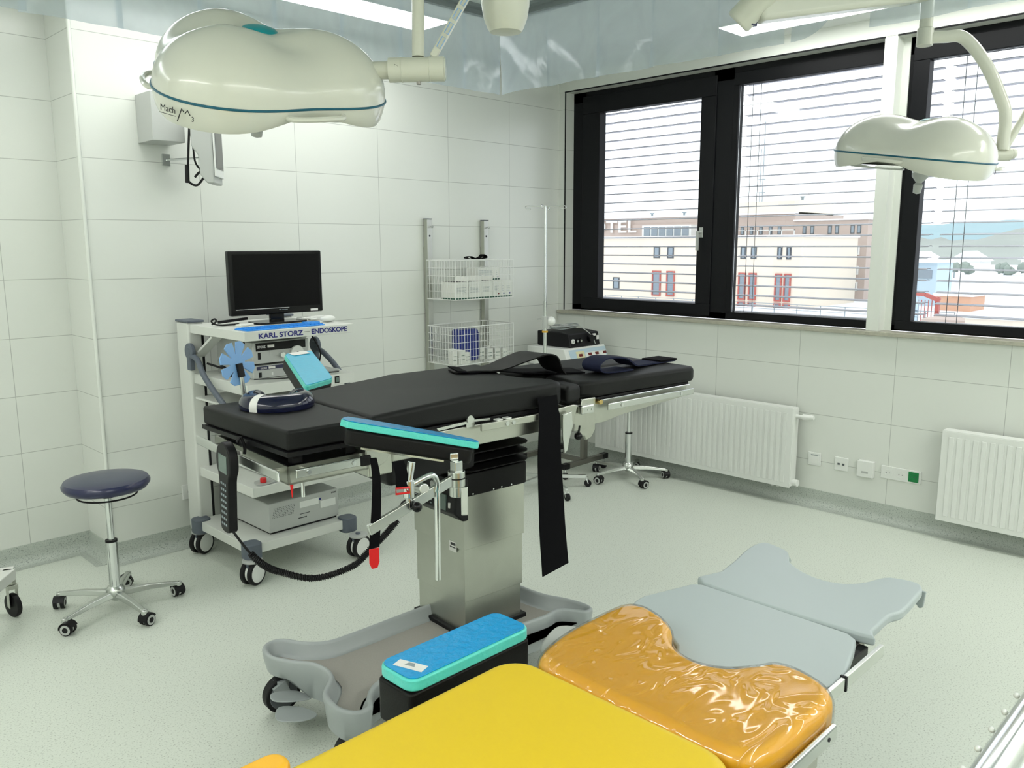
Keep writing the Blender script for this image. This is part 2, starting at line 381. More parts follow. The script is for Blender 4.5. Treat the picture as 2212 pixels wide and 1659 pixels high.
struct('pane', MB().box((.125, -1.24, 1.25), (.131, -.32, 2.68)), 'glass', w1)
struct('pane', MB().box((.125, -2.52, 1.2), (.131, -1.5, 2.73)), 'glass', w1)
h = MB().cyl((.088, -1.262, 1.755), (.035, -1.262, 1.755), .012, n=16).bar((.04, -1.262, 1.765), (.04, -1.262, 1.63), .024, .014, (0, 1, 0)).box((.08, -1.277, 1.72), (.089, -1.247, 1.79))
struct('handle', h, 'grey_lt', w1, bev=.003)
w2 = MB(); w2.box((.10, -4.95, 1.157), (.17, -2.60, 1.19)); w2.box((.10, -4.95, 2.74), (.17, -2.60, 2.86)); w2.box((.10, -2.66, 1.157), (.17, -2.60, 2.86)); w2.box((.10, -4.95, 1.157), (.17, -4.85, 2.86))
w2 = struct('window_2', w2, 'frame')
struct('sash', ring(MB(), .088, .16, -4.88, -2.62, 1.165, 2.80, .09, .10, .052, .10), 'frame', w2, bev=.004)
struct('gasket', ring(MB(), .115, .12, -4.78, -2.702, 1.216, 2.702, .006, .003, .003, .003), 'alu', w2)
struct('pane', MB().box((.125, -4.8, 1.2), (.131, -2.69, 2.72)), 'glass', w2)

# exterior venetian blinds
M['slat'] = mat('silver_blind_slat', (.46, .45, .50), .5, .05)
def blind(y0, y1, ztop, label):
    t = thing('venetian_blind', label, 'blind', (.30, (y0+y1)/2, 1.19), group='outside venetian blinds')
    L = (y1-y0)/2; mb = MB(); k = 0
    z = ztop
    while z > 1.215:
        zz = z-1.19
        for sgn in (1,):
            pts = [(-.037, -.0015), (-.02, .003), (0, .0055), (.02, .005), (.037, .0015)]
            A = [mb.bm.verts.new((p[0], -L, zz+p[1])) for p in pts]; B = [mb.bm.verts.new((p[0], L, zz+p[1])) for p in pts]
            A2 = [mb.bm.verts.new((p[0], -L, zz+p[1]-.0028)) for p in pts]; B2 = [mb.bm.verts.new((p[0], L, zz+p[1]-.0028)) for p in pts]
            for i in range(4):
                mb.bm.faces.new((A[i], A[i+1], B[i+1], B[i])); mb.bm.faces.new((A2[i], B2[i], B2[i+1], A2[i+1]))
            mb.bm.faces.new((A[0], B[0], B2[0], A2[0])); mb.bm.faces.new((A[4], A2[4], B2[4], B[4]))
        z -= .0682
    obj('slats', mb, 'slat', t)
    obj('bottom_rail', MB().box((-.035, -L, -.002), (.035, L, .014)), 'slat', t)
    for yy in (L-.07, L-.13, -L+.15):
        for xx in (-.034,):
            obj('ladder_cord', MB().cyl((xx, yy, 0), (xx, yy, ztop-1.19), .0022, n=6), 'grey_dk', t)
    return t
blind(-1.40, -.12, 2.885, 'outside blind behind the leftmost narrow window sash with the handle')
blind(-2.72, -1.45, 2.885, 'outside blind behind the middle fixed window left of the white pier')
blind(-4.95, -2.78, 2.885, 'outside blind behind the right-hand window beyond the small surgical lamp')

# radiators
def radiator(y0, y1, z0, z1, label):
    L = y1-y0; t = thing('radiator', label, 'radiator', (-.05, y0, z0), group='panel radiators under the windows')
    H = z1-z0
    for dx in (-.07, -.015):
        mb = MB(); n = int(L/.0425); e = .03; p = (L-2*e)/n
        mb.box((dx-.006, 0, 0), (dx+.002, L, H))
        for i in range(n):
            y = e+i*p
            vs = [(y+p*.22, .035), (y+p*.42, .05), (y+p*.58, .05), (y+p*.78, .035)]
            # raised vertical rib with tapered ends
            lo, hi = .03, H-.03
            mb.prism([(y+p*.18, lo), (y+p*.82, lo), (y+p*.82, hi), (y+p*.18, hi)], 0, .004, Matrix(((0, 0, -1, dx-.006), (1, 0, 0, 0), (0, 1, 0, 0), (0, 0, 0, 1))))
        obj('panel', mb, 'white_pl', t, bev=.0025, seg=2)
    obj('top_grille', MB().box((-.075, .002, H-.004), (.0, L-.002, H+.004)), 'white_pl', t)
    obj('side_cover', MB().box((-.072, -.003, .01), (.0, .003, H)), 'white_pl', t)
    return t
r1 = radiator(-2.115, -.505, .115, .635, 'long white panel radiator under the left window behind the black operating table')
obj('thermostat_valve', MB().cyl((-.035, 0, .47), (-.035, -.05, .47), .012).cyl((-.035, -.05, .47), (-.035, -.12, .475), .02, .014), 'white_pl', r1)
obj('drain_valve', MB().cyl((-.03, .005, .03), (-.03, -.035, .03), .022).cyl((-.03, .10, .01), (-.03, .10, -.02), .01).cyl((-.03, .14, .01), (-.03, .14, -.02), .01), 'white_pl', r1)
radiator(-4.6, -3.003, .115, .635, 'white panel radiator at the right edge below the second window')

# sockets on window wall
def plate(y, z, w, h, label, cat='socket', d=.011, name='wall_socket', group=None):
    t = thing(name, label, cat, (0, y, z), group=group); obj('cover_plate', MB().box((-d, -w/2, -h/2), (0, w/2, h/2)), 'white_pl', t, bev=.003); return t
def schuko(t, dy, dz, m='white_pl', d=.011):
    mt = frame((-d-.0008, dy, dz), (0, -1, 0), (0, 0, 1))
    o = obj('socket_insert', MB().lathe([(.021, 0), (.021, .002), (.017, .002), (.0165, -.004), (.001, -.004)], n=24, mtx=mt), m, t)
    obj('contact_hole', MB().cyl((-d+.002, dy-.0095, dz), (-d-.0005+.003-.0035, dy-.0095, dz), .003, n=10).cyl((-d+.002, dy+.0095, dz), (-d-.001, dy+.0095, dz), .003, n=10), 'grey_dk', o)
t = plate(-2.218, .307, .085, .085, 'blank white two-line cover plate nearest the long radiator', 'plate', name='cover_plate_box'); t.name = 'blanking_plate'
obj('rocker', MB().box((-.014, -.03, -.028), (-.011, .03, .024)), 'white_pl', t, bev=.001); obj('label_strip', MB().box((-.0145, -.025, .026), (-.011, .02, .029)), 'ink_grey', t)
t = plate(-2.395, .305, .085, .085, 'white data outlet plate with two dark jacks', 'socket', name='data_outlet'); obj('jack', MB().box((-.014, -.022, -.006), (-.011, -.008, .006)), 'grey_dk', t); obj('jack', MB().box((-.014, .008, -.006), (-.011, .022, .006)), 'grey_dk', t)
t = plate(-2.553, .306, .098, .10, 'raised square white junction box between the data outlet and triple socket', 'box', d=.035, name='junction_box'); obj('emblem', MB().box((-.0365, -.02, -.025), (-.035, .02, -.012)), 'grey_lt', t)
t = plate(-2.757, .306, .232, .078, 'triple wall socket strip with one green socket at right', 'socket', name='triple_socket')
schuko(t, .075, 0); schuko(t, 0, 0)
obj('green_insert', MB().box((-.014, -.103, -.03), (-.011, -.045, .03)), 'green', t, bev=.002, label='green square socket insert'); schuko(t, -.074, 0, 'green', .014)
t = thing('wall_socket', 'single white power socket on the back wall beside the endoscopy cart', 'socket', (-3.135, 0, .302), rotz=PI/2)
t.rotation_euler = (0, 0, PI/2); obj('cover_plate', MB().box((-.011, -.042, -.042), (0, .042, .042)), 'white_pl', t, bev=.003); schuko(t, 0, 0)

# ------------------------------------------------------------------ laminar flow field, film curtain, luminaires
lf = MB().box((-6.2, -5.6, 2.925), (-1.70, -1.07, 2.949)); o = obj('clean_air_ceiling', lf, 'laf'); tag(o, 'grey green clean air ceiling screen framed by the clear film curtain', 'ceiling panel')
fr = MB().box((-6.2, -1.065, 2.885), (-1.64, -1.03, 2.9485)).box((-1.69, -5.6, 2.885), (-1.64, -1.03, 2.9485)).box((-6.2, -1.11, 2.91), (-1.68, -1.065, 2.9485)).box((-1.735, -5.6, 2.91), (-1.68, -1.065, 2.9485))
ft = thing('film_curtain', 'clear scratched film strips hanging from a grey ceiling rail around the lamps', 'curtain', (-1.67, -1.04, 2.5))
def at(mb, o): bmesh.ops.translate(mb.bm, verts=mb.bm.verts[:], vec=-Vector(o)); return mb
obj('rail', at(fr, (-1.67, -1.04, 2.5)), 'rail_grey', ft)
def strip(p0, p1, cut=None, zb=2.5, amp=.006, seed=0):
    p0, p1 = V(*p0), V(*p1); d = (p1-p0); n = V(-d.y, d.x, 0).normalized(); mb = MB(); NU, NV = 10, 10; g = []
    for j in range(NV+1):
        row = []
        for i in range(NU+1):
            u, v = i/NU, j/NV; z0 = zb + (cut(u) if cut else 0); z = z0+(2.89-z0)*v
            b = amp*noise.noise(V(u*1.7+seed*3.1, v*1.2+seed, seed*.7))*6*(1-v)
            p = p0+d*u+n*b; row.append(mb.bm.verts.new((p.x+1.67, p.y+1.04, z-2.5)))
        g.append(row)
    for j in range(NV):
        for i in range(NU): mb.bm.faces.new((g[j][i], g[j][i+1], g[j+1][i+1], g[j+1][i]))
    return obj('film_strip', mb, 'film', ft)
xs = [-1.67, -1.93, -2.35, -2.70, -3.05, -3.39, -3.716, -4.053, -4.40, -4.75, -5.1, -5.45]
for i, (a, b) in enumerate(zip(xs, xs[1:])): strip((a, -1.04, 0), (b-.02, -1.04, 0), seed=i+1)
ys = [-1.04, -1.387, -1.731, -2.06, -2.406, -2.757]
for i, (a, b) in enumerate(zip(ys, ys[1:])): strip((-1.67, a, 0), (-1.67, b+(.03 if i == 4 else -.01), 0), seed=i+21)
strip((-1.67, -2.757, 0), (-1.67, -3.0, 0), cut=lambda u: .16*u**3, seed=33)
strip((-1.67, -3.085, 0), (-1.67, -3.45, 0), seed=35); strip((-1.67, -3.44, 0), (-1.67, -3.85, 0), seed=36); strip((-1.67, -3.84, 0), (-1.67, -4.3, 0), seed=37)

def luminaire(x0, y0, x1, y1, label, m='lum'):
    t = thing('ceiling_light', label, 'ceiling light', ((x0+x1)/2, (y0+y1)/2, CEIL), group='flush ceiling lights'); a, b = abs(x1-x0)/2, abs(y1-y0)/2
    obj('diffuser', MB().box((-a, -b, -.012), (a, b, -.002)), m, t)
    obj('frame', MB().box((-a-.012, -b-.012, -.008), (-a, b+.012, -.0002)).box((a, -b-.012, -.008), (a+.012, b+.012, -.0002)).box((-a, -b-.012, -.008), (a, -b, -.0002)).box((-a, b, -.008), (a, b+.012, -.0002)), 'paint', t)
luminaire(-3.9, -.67, -1.72, -.40, 'long bright ceiling light seen behind the large surgical lamp')
luminaire(-6.6, -.67, -4.4, -.40, 'bright ceiling light parallel to the back wall, out of view at left')
luminaire(-.49, -3.9, -.22, -1.70, 'long bright ceiling light seen through the film near the windows')
luminaire(-.49, -6.2, -.22, -4.4, 'added ceiling fill light parallel to the windows, behind the camera', 'lum_fill')  # from here on: unseen lights, added to fill the room from behind
luminaire(-6.95, -4.9, -6.65, -1.6, 'added ceiling fill light along the left wall, out of view', 'lum_fill')
luminaire(-5.9, -6.2, -1.4, -5.9, 'added ceiling fill light along the front wall, behind the camera', 'lum_fill')
#PART2
# ------------------------------------------------------------------ surgical lamps
def lamp_head(name, label, loc, rot, logo):
    t = thing(name, label, 'surgical lamp', loc); t.rotation_mode = 'XYZ'; t.matrix_world = Matrix.Translation(loc) @ rot
    R, H, NT = .341, .190, 96
    def rad(th): return R*(1+.115*math.cos(3*th))-.02*(1-math.cos(3*th))/2
    def top(u, th):
        lob = (1-math.cos(3*th))/2
        z = H*(1-u**3.0)**.5
        z *= 1-.24*math.exp(-(u/.33)**2)
        z *= 1-.30*lob*(min(1, u/.5)**2)*(1-.3*u)
        return z
    mb = MB(); rows = [[mb.bm.verts.new((0, 0, top(0, 0)))]]
    us = [.06, .14, .22, .3, .38, .46, .54, .62, .7, .77, .83, .88, .92, .95, .975, .99, 1.0]
    for u in us: rows.append([mb.bm.verts.new((rad(th)*u*math.cos(th), rad(th)*u*math.sin(th), top(u, th))) for th in [2*PI*k/NT for k in range(NT)]])
    for k in range(NT): mb.bm.faces.new((rows[0][0], rows[1][k], rows[1][(k+1) % NT]))
    for A, B in zip(rows[1:], rows[2:]):
        for k in range(NT): mb.bm.faces.new((A[k], A[(k+1) % NT], B[(k+1) % NT], B[k]))
    obj('dome', mb, 'cream', t, ang=80)
    ths = [2*PI*k/NT for k in range(NT)]
    mb = MB()   # lower skirt with raised scallops between the lobes
    def bot(th): return -.072+.045*((1-math.cos(3*th))/2)**1.5
    prof = [(1.0, 0, 0), (1.0, -.008, 0), (.992, 0, .45), (.975, 0, .8), (.95, 0, 1.0), (.90, .004, 1.0), (.86, .018, 1.0)]
    rr = []
    for f, dz, m in prof: rr.append([mb.bm.verts.new((rad(th)*f*math.cos(th), rad(th)*f*math.sin(th), dz+bot(th)*m)) for th in ths])
    for A, B in zip(rr, rr[1:]):
        for k in range(NT): mb.bm.faces.new((A[k], A[(k+1) % NT], B[(k+1) % NT], B[k]))
    mb.bm.faces.new(rr[-1])
    obj('skirt', mb, 'cream', t, ang=50)
    mb = MB()   # petrol trim line
    mb.tube([(rad(th)*1.002*math.cos(th), rad(th)*1.002*math.sin(th), -.001) for th in ths], .0035, n=8, closed=True)
    obj('trim_line', mb, 'petrol', t)
    obj('cap', MB().sph((0, 0, top(0, 0)+.004), .052, (1, 1, .34)), 'teal', t, label='teal oval cap on top')
    for i in range(3):
        a = 2*PI*i/3; c = V(math.cos(a), math.sin(a), 0)*.185
        obj('front_glass', MB().cyl((c.x, c.y, -.063), (c.x, c.y, -.055), .115, n=40), 'lens', t)
    obj('grip', MB().lathe([(.001, -.16), (.016, -.155), (.02, -.12), (.012, -.11), (.02, -.10), (.034, -.085), (.04, -.04)], n=20), 'grey_lt', t)
    for a in (60, 180, 300):
        th = math.radians(a); r_ = rad(th)
        P = [V(r_*.97*math.cos(th-.33), r_*.97*math.sin(th-.33), -.02), V((r_+.03)*math.cos(th-.28), (r_+.03)*math.sin(th-.28), -.022), V((r_+.035)*math.cos(th), (r_+.035)*math.sin(th), -.02), V((r_+.03)*math.cos(th+.28), (r_+.03)*math.sin(th+.28), -.022), V(r_*.97*math.cos(th+.33), r_*.97*math.sin(th+.33), -.02)]
        obj('side_handle', MB().tube(P, .008, smooth=5), 'cream', t)
    th, sz = logo
    r_ = rad(th)*1.001; n = V(math.cos(th), math.sin(th), -.0); p = V(r_*math.cos(th), r_*math.sin(th), -.036)
    # tangent to the skirt
    e = .02; p2 = V(rad(th+e)*math.cos(th+e), rad(th+e)*math.sin(th+e), 0); p1 = V(rad(th-e)*math.cos(th-e), rad(th-e)*math.sin(th-e), 0); tx = (p2-p1).normalized()
    nn = tx.cross(V(0, 0, 1))
    o_ = p+nn*.0035
    text('Mach', sz, 'ink', t, frame(o_-tx*sz*2.6+nn*.001, tx, (0, 0, 1)), width=sz*2.0)
    lg = MB(); y = nn*.001
    def q(a, b): return o_+tx*a*sz+V(0, 0, b*sz)+y
    lg.tube([q(-2.7, -.28), q(-.5, -.28)], sz*.035, n=6)
    lg.tube([q(-.25, -.75), q(.35, .75), q(.62, .45)], sz*.06, n=6); lg.tube([q(.8, .3), q(1.15, .75), q(1.5, .25)], sz*.06, n=6)
    obj('emblem', lg, 'ink', t)
    text('3', sz*.8, 'ink', t, frame(o_+tx*sz*1.65-V(0, 0, sz*.35)+y, tx, (0, 0, 1)))
    return t
def tilt(cam_xy, loc, deg, rollr, spin):
    """lamp axis leaned deg towards the given point, then spun"""
    d = (V(*cam_xy, 0)-V(loc[0], loc[1], 0)).normalized()           # horizontal direction of lean
    side = V(0, 0, 1).cross(d)                                       # right-hand horizontal
    a = Matrix.Rotation(math.radians(deg), 4, side) @ Matrix.Rotation(math.radians(rollr), 4, d)
    return a @ Matrix.Rotation(spin, 4, 'Z')
right = V(math.cos(yaw), -math.sin(yaw), 0)
base = math.atan2(right.y, right.x)
L1 = V(-3.760, -2.135, 2.147)
lamp_head('surgical_lamp', 'large cream three-lobed surgical lamp with teal cap at upper left', L1, tilt((-5.07, -4.5), L1, 21.5, -4.5, base+math.radians(19)), (math.radians(236), .023))
L2 = V(-1.075, -3.120, 2.050)
lamp_head('surgical_lamp', 'smaller-looking cream surgical lamp in front of the white window pier', L2, tilt((-5.07, -4.5), L2, 6, -7.5, base+math.radians(30)), (math.radians(306), .018))
# arm of lamp 1
A1 = thing('lamp_arm', 'cream arm with horizontal joint and twin tubes holding the large surgical lamp', 'lamp arm', (-3.35, -2.5, 2.2))
o1 = V(-3.35, -2.5, 2.2)
def rel(o, *ps): return [V(*p)-o for p in ps]
P0, P1 = V(-3.47, -2.345, 2.196), V(-3.34, -2.475, 2.20)
ax = (P1-P0).normalized()
a, b = rel(o1, P0, P1)
obj('joint', MB().cyl(a+ax*.03, b+ax*.015, .036, n=32).cyl(a+ax*.068, a+ax*.071, .0375, n=32).cyl(b-ax*.03, b-ax*.028, .0375, n=32), 'cream2', A1, bev=.002)
obj('neck', MB().cyl(a-ax*.10, a+ax*.03, .026, n=24), 'cream2', A1)
obj('end_cap', MB().cyl(b+ax*.0152, b+ax*.019, .033, n=32), 'cream', A1)
obj('screw', MB().cyl(rel(o1, V(-3.385, -2.43, 2.166))[0], rel(o1, V(-3.385, -2.43, 2.155))[0], .007, n=12), 'steel_dk', A1)
tb = V(-3.385, -2.43, 2.235)
obj('tube', MB().cyl(tb-o1, V(-3.365, -2.415, 2.60)-o1, .019, n=20), 'cream2', A1)
obj('strut', MB().bar(V(-3.352, -2.46, 2.235)-o1, V(-3.20, -2.62, 2.60)-o1, .022, .022), 'cream2', A1, bev=.003)
mb = MB()
d = (V(-3.20, -2.62, 2.60)-V(-3.352, -2.46, 2.235)); 
tow = (V(-5.07, -4.5, 1.67)-V(-3.3, -2.5, 2.4)); dn = d.normalized(); sd = dn.cross(tow).normalized(); fn = sd.cross(dn).normalized()
for i in range(8):
    f0 = .07+i*.11; c0 = V(-3.352, -2.46, 2.235)+d*f0; c1 = V(-3.352, -2.46, 2.235)+d*(f0+.08); off = fn*.016
    pts = [c0+off-sd*.006, c1+off-sd*.006, c1+off+sd*.006, c0+off+sd*.006]
    mb.tube([p-o1 for p in pts], .0014, n=5, closed=True)
obj('scale_marking', mb, 'blue_lt', A1, label='pale blue printed markings')
obj('upper_arm', MB().bar(V(-3.365, -2.415, 2.62)-o1, V(-4.1, -2.9, 2.72)-o1, .10, .09).cyl(V(-3.365, -2.415, 2.56)-o1, V(-3.365, -2.415, 2.70)-o1, .06), 'cream2', A1, bev=.02)
obj('ceiling_column', MB().cyl(V(-4.1, -2.9, 2.62)-o1, V(-4.1, -2.9, 2.925)-o1, .07), 'cream2', A1)
obj('triangle_mark', MB().tube([P0-o1+ax*.052+V(-.025, -.0245, .004)+k for k in (V(0, 0, .006), V(0, 0, -.006), V(.008, -.008, 0))], .0009, n=5, closed=True), 'ink', A1)
# hanging arm joint above (cream knuckle) 
K = thing('arm_knuckle', 'cream rounded end of a ceiling arm hanging at the top centre', 'arm', (-3.12, -2.54, 2.55))
obj('shell', MB().lathe([(.02, -.222), (.05, -.218), (.058, -.205), (.068, -.18), (.075, -.14), (.078, -.08), (.078, .0), (.06, .12)], n=32), 'cream2', K)
obj('column', MB().cyl((0, 0, .1), (0, 0, .375), .05), 'cream2', K)
G = thing('ceiling_pendant', 'grey tube and pendant bracket above the large surgical lamp', 'pendant', (-3.80, -1.75, 2.5))
obj('tube', MB().cyl((0, 0, .0), (0, 0, .425), .02), 'grey_lt', G)
obj('bracket', MB().cyl((-.03, .0, .0), (.03, .0, .0), .03), 'grey_lt', G)
obj('arm', MB().bar((0, 0, 0), (.06, -.30, -.05), .035, .035), 'grey_lt', G)
# arm of lamp 2
A2 = thing('lamp_arm', 'cream bent arm holding the smaller-looking lamp in front of the windows', 'lamp arm', (-.99, -3.2, 2.6)); o2 = V(-.99, -3.2, 2.6)
pth = [(-1.075, -3.085, 2.560), (-1.02, -3.15, 2.562), (-.965, -3.21, 2.556), (-.905, -3.285, 2.45), (-.845, -3.345, 2.30), (-.832, -3.365, 2.22), (-.838, -3.365, 2.08)]
obj('curved_arm', MB().tube([V(*p)-o2 for p in pth], .026, n=14, smooth=6), 'cream2', A2)
obj('vertical_tube', MB().cyl(V(-1.075, -3.085, 2.53)-o2, V(-1.075, -3.085, 2.75)-o2, .028), 'cream2', A2)
obj('collar', MB().cyl(V(-1.075, -3.085, 2.525)-o2, V(-1.075, -3.085, 2.60)-o2, .034), 'cream2', A2, bev=.004)
obj('joint', MB().cyl(V(-.90, -3.27, 2.06)-o2, V(-.80, -3.39, 2.062)-o2, .028), 'cream2', A2, bev=.004)
obj('brace', MB().cyl(V(-.83, -3.37, 2.08)-o2, V(-.74, -3.44, 2.28)-o2, .016), 'cream2', A2)
obj('knob', MB().sph(V(-.80, -3.395, 2.065)-o2, .024), 'cream2', A2)
A3 = thing('spring_arm', 'thick cream spring arm crossing the top right under the ceiling', 'arm', (-1.9, -3.1, 2.56)); o3 = V(-1.9, -3.1, 2.56)
q0, q1 = V(-2.27, -2.80, 2.50), V(-1.10, -3.06, 2.74)
obj('arm', MB().bar(V(-2.17, -2.88, 2.515)-o3, V(-1.70, -3.26, 2.60)-o3, .085, .10), 'cream', A3, bev=.02, seg=5)
obj('knuckle', MB().cyl(V(-2.20, -2.82, 2.47)-o3, V(-2.17, -2.92, 2.57)-o3, .05), 'cream2', A3, bev=.012, seg=4)
obj('lock_clip', MB().box(V(-2.20, -2.88, 2.455)-o3, V(-2.16, -2.84, 2.477)-o3), 'navy', A3, bev=.004)
obj('column', MB().cyl(V(-1.70, -3.26, 2.56)-o3, V(-1.70, -3.26, 2.925)-o3, .05), 'cream2', A3)
obj('cross_arm', MB().bar(V(-1.70, -3.26, 2.78)-o3, V(-1.075, -3.085, 2.78)-o3, .05, .06), 'cream2', A3, bev=.01)

# ------------------------------------------------------------------ wall box and wall monitor behind the big lamp
t = thing('wall_box', 'light grey wall housing half hidden behind the large surgical lamp', 'box', (-3.17, 0, 2.3))
obj('housing', MB().box((-.105, -.19, -.105), (.06, 0, .135)), 'grey_lt', t, bev=.004)
obj('speaker_recess', MB().box((.0615, -.16, -.085), (.0605, -.05, .0)), 'tray', t)
t = thing('wall_display', 'grey slim display panel seen edge-on on a wall bracket with a dangling black cable', 'display', (-3.02, -.27, 2.15))
Rz = Matrix.Rotation(math.radians(-38), 4, 'Z')
out = [(-.035, -.16), (.02, -.175), (.05, -.15), (.05, .22), (-.035, .22)]
mb = MB(); mb.prism([(-.07, .22), (-.07, .02), (-.035, -.03), (-.035, -.12), (.0, -.165), (.035, -.165), (.035, .22)], -.10, .10, Rz @ Matrix(((1, 0, 0, 0), (0, 0, 1, 0), (0, 1, 0, 0), (0, 0, 0, 1))))
obj('body', mb, 'grey_lt', t, bev=.008)
obj('screen_bezel', MB().box((.036, -.095, -.13), (.045, .095, .21), Rz), 'white_pl', t, bev=.004)
obj('screen', MB().box((.0455, -.082, -.09), (.0465, .082, .19), Rz), 'black_gl', t)
obj('bracket', MB().cyl((-.03, .02, -.03), (-.12, .26, -.03), .006, n=10).box((-.14, .255, -.06), (-.10, .27, .0)), 'chrome', t)
c = [(-.09, .02, .14), (-.10, .03, .0), (-.105, .04, -.10), (-.11, .03, -.15), (-.07, .02, -.17), (-.03, .0, -.12), (-.01, 0, -.14), (-.05, 0, -.10), (-.08, .02, -.13)]
obj('cable', MB().tube(c, .006, smooth=6), 'rubber', t)
obj('cable', MB().tube([(-.085, .03, .12), (-.075, .03, .03), (-.07, .02, -.06), (-.02, .02, -.11), (.0, .01, -.09)], .005, smooth=6), 'rubber', t)
obj('plug', MB().cyl((-.112, .03, -.07), (-.116, .03, -.16), .011), 'rubber', t, bev=.003)

# ------------------------------------------------------------------ stools
def caster(parent, p, ang, hub='ring'):
    x, y, z = p; d = V(math.cos(ang), math.sin(ang), 0); s = V(-d.y, d.x, 0); c = V(x, y, .028)+d*.012
    w = obj('caster', MB().cyl(c-s*.024, c-s*.006, .0275, n=24).cyl(c+s*.006, c+s*.024, .0275, n=24).box((-.006, -.006, .02), (.006, .006, .075), Matrix.Translation((x, y, 0))), 'rubber', parent, bev=.003, seg=2)
    obj('hub_ring', MB().lathe([(.012, -.0248), (.0225, -.0248), (.0225, .0248), (.012, .0248)], n=24, mtx=Matrix.Translation(c) @ s.to_track_quat('Z', 'Y').to_matrix().to_4x4()), 'grey_lt', w)
    obj('hub_cap', MB().cyl(c-s*.0255, c+s*.0255, .0125, n=20), 'rubber', w)
    k = [c+d*(.031*math.cos(t))+V(0, 0, .031*math.sin(t)) for t in [math.radians(a) for a in range(20, 200, 15)]]
    obj('hood', MB().ribbon(k, s*.046, .003, smooth=0), 'black_m', w)
def stool(label, loc, rz, seat_z):
    t = thing('stool', label, 'stool', loc, rz, 'rolling stools')
    obj('seat', MB().lathe([(.03, -.055), (.145, -.055), (.170, -.048), (.184, -.03), (.185, -.018), (.176, -.004), (.146, .002), (.07, .005), (.001, .006)], (0, 0, seat_z), n=48), 'navy', t)
    obj('lever_ring', MB().tube([V(.125*math.cos(a), .125*math.sin(a), seat_z-.078) for a in [2*PI*i/32 for i in range(32)]], .004, closed=True).cyl((.125, 0, seat_z-.078), (.02, 0, seat_z-.065), .004, n=8).cyl((-.125, 0, seat_z-.078), (-.02, 0, seat_z-.065), .004, n=8).cyl((0, 0, seat_z-.09), (0, 0, seat_z-.055), .028), 'black_m', t)
    mid = .115+(seat_z-.115)*.42
    obj('gas_lift', MB().cyl((0, 0, mid), (0, 0, seat_z-.06), .0145), 'chrome', t)
    obj('column', MB().cyl((0, 0, .07), (0, 0, mid), .0245, n=28), 'chrome', t)
    obj('column_collar', MB().cyl((0, 0, mid-.002), (0, 0, mid+.008), .026), 'black_m', t)
    obj('hub', MB().lathe([(.012, .045), (.02, .05), (.033, .065), (.042, .085), (.04, .105), (.028, .118)], n=28), 'alu', t)
    for i in range(5):
        a = 2*PI*i/5; d = V(math.cos(a), math.sin(a), 0); s = V(-d.y, d.x, 0)
        A = d*.03+V(0, 0, .093); B = d*.275+V(0, 0, .074); mb = MB()
        va = []
        for P, wd, h in ((A, .021, .026), (d*.15+V(0, 0, .09), .017, .022), (B, .0135, .015)):
            va.append([mb.bm.verts.new(q) for q in (P-s*wd-V(0, 0, h), P+s*wd-V(0, 0, h), P+s*wd*.7+V(0, 0, .002), P-s*wd*.7+V(0, 0, .002))])
        for X, Y in zip(va, va[1:]):
            for k in range(4): mb.bm.faces.new((X[k], X[(k+1) % 4], Y[(k+1) % 4], Y[k]))
        mb.bm.faces.new(va[0][::-1]); mb.bm.faces.new(va[-1]); mb.cyl(B+V(0, 0, -.02), B+V(0, 0, .001), .0145)
        obj('spider_leg', mb, 'alu', t, bev=.004, seg=2)
        caster(t, (B.x, B.y, 0), a+1.9)
    return t
s1 = stool('navy blue round stool on chrome five-star base standing alone at left', (-3.776, -.613, 0), math.radians(-13.5), .632)
dup(s1, (-.33, -.98, 0), math.radians(-50), 'stool under the far end of the black table, only its chrome base showing')

# ------------------------------------------------------------------ endoscopy cart
CT = thing('equipment_cart', 'white four-shelf endoscopy cart on castors with dark blue lettering', 'cart', (-2.85, -.48, 0))
oc = V(-2.85, -.48, 0)
def cb(name, lo, hi, m, bev=.003, parent=None, label=None, rot=None): 
    return obj(name, MB().box(V(*lo)-oc, V(*hi)-oc, rot), m, parent or CT, bev=bev, label=label)
cb('base_platform', (-3.19, -.79, .145), (-2.585, -.20, .195), 'white_cart')
cb('shelf', (-3.155, -.79, 1.215), (-2.53, -.17, 1.262), 'white_cart')
cb('shelf', (-3.15, -.78, .945), (-2.53, -.17, 1.0), 'white_cart')
cb('shelf', (-3.15, -.78, .432), (-2.53, -.17, .482), 'white_cart')
cb('shelf', (-3.15, -.70, .86), (-2.56, -.17, .872), 'white_cart')
for x0 in (-3.17, -2.63):
    cb('side_column', (x0, -.20, .10), (x0+.09, -.06, 1.27), 'white_cart', .012)
    cb('column_groove', (x0+.072, -.2025, .15), (x0+.085, -.199, 1.26), 'black_m', 0)
    cb('column_cap', (x0-.002, -.205, 1.27), (x0+.092, -.055, 1.282), 'slate', .004)
for x0 in (-3.145, -2.60):
    o = obj('bracket_arm', MB().bar(V(x0+.03, -.18, 1.08)-oc, V(x0+.03, -.42, 1.21)-oc, .012, .06, (1, 0, 0)), 'white_cart', CT)
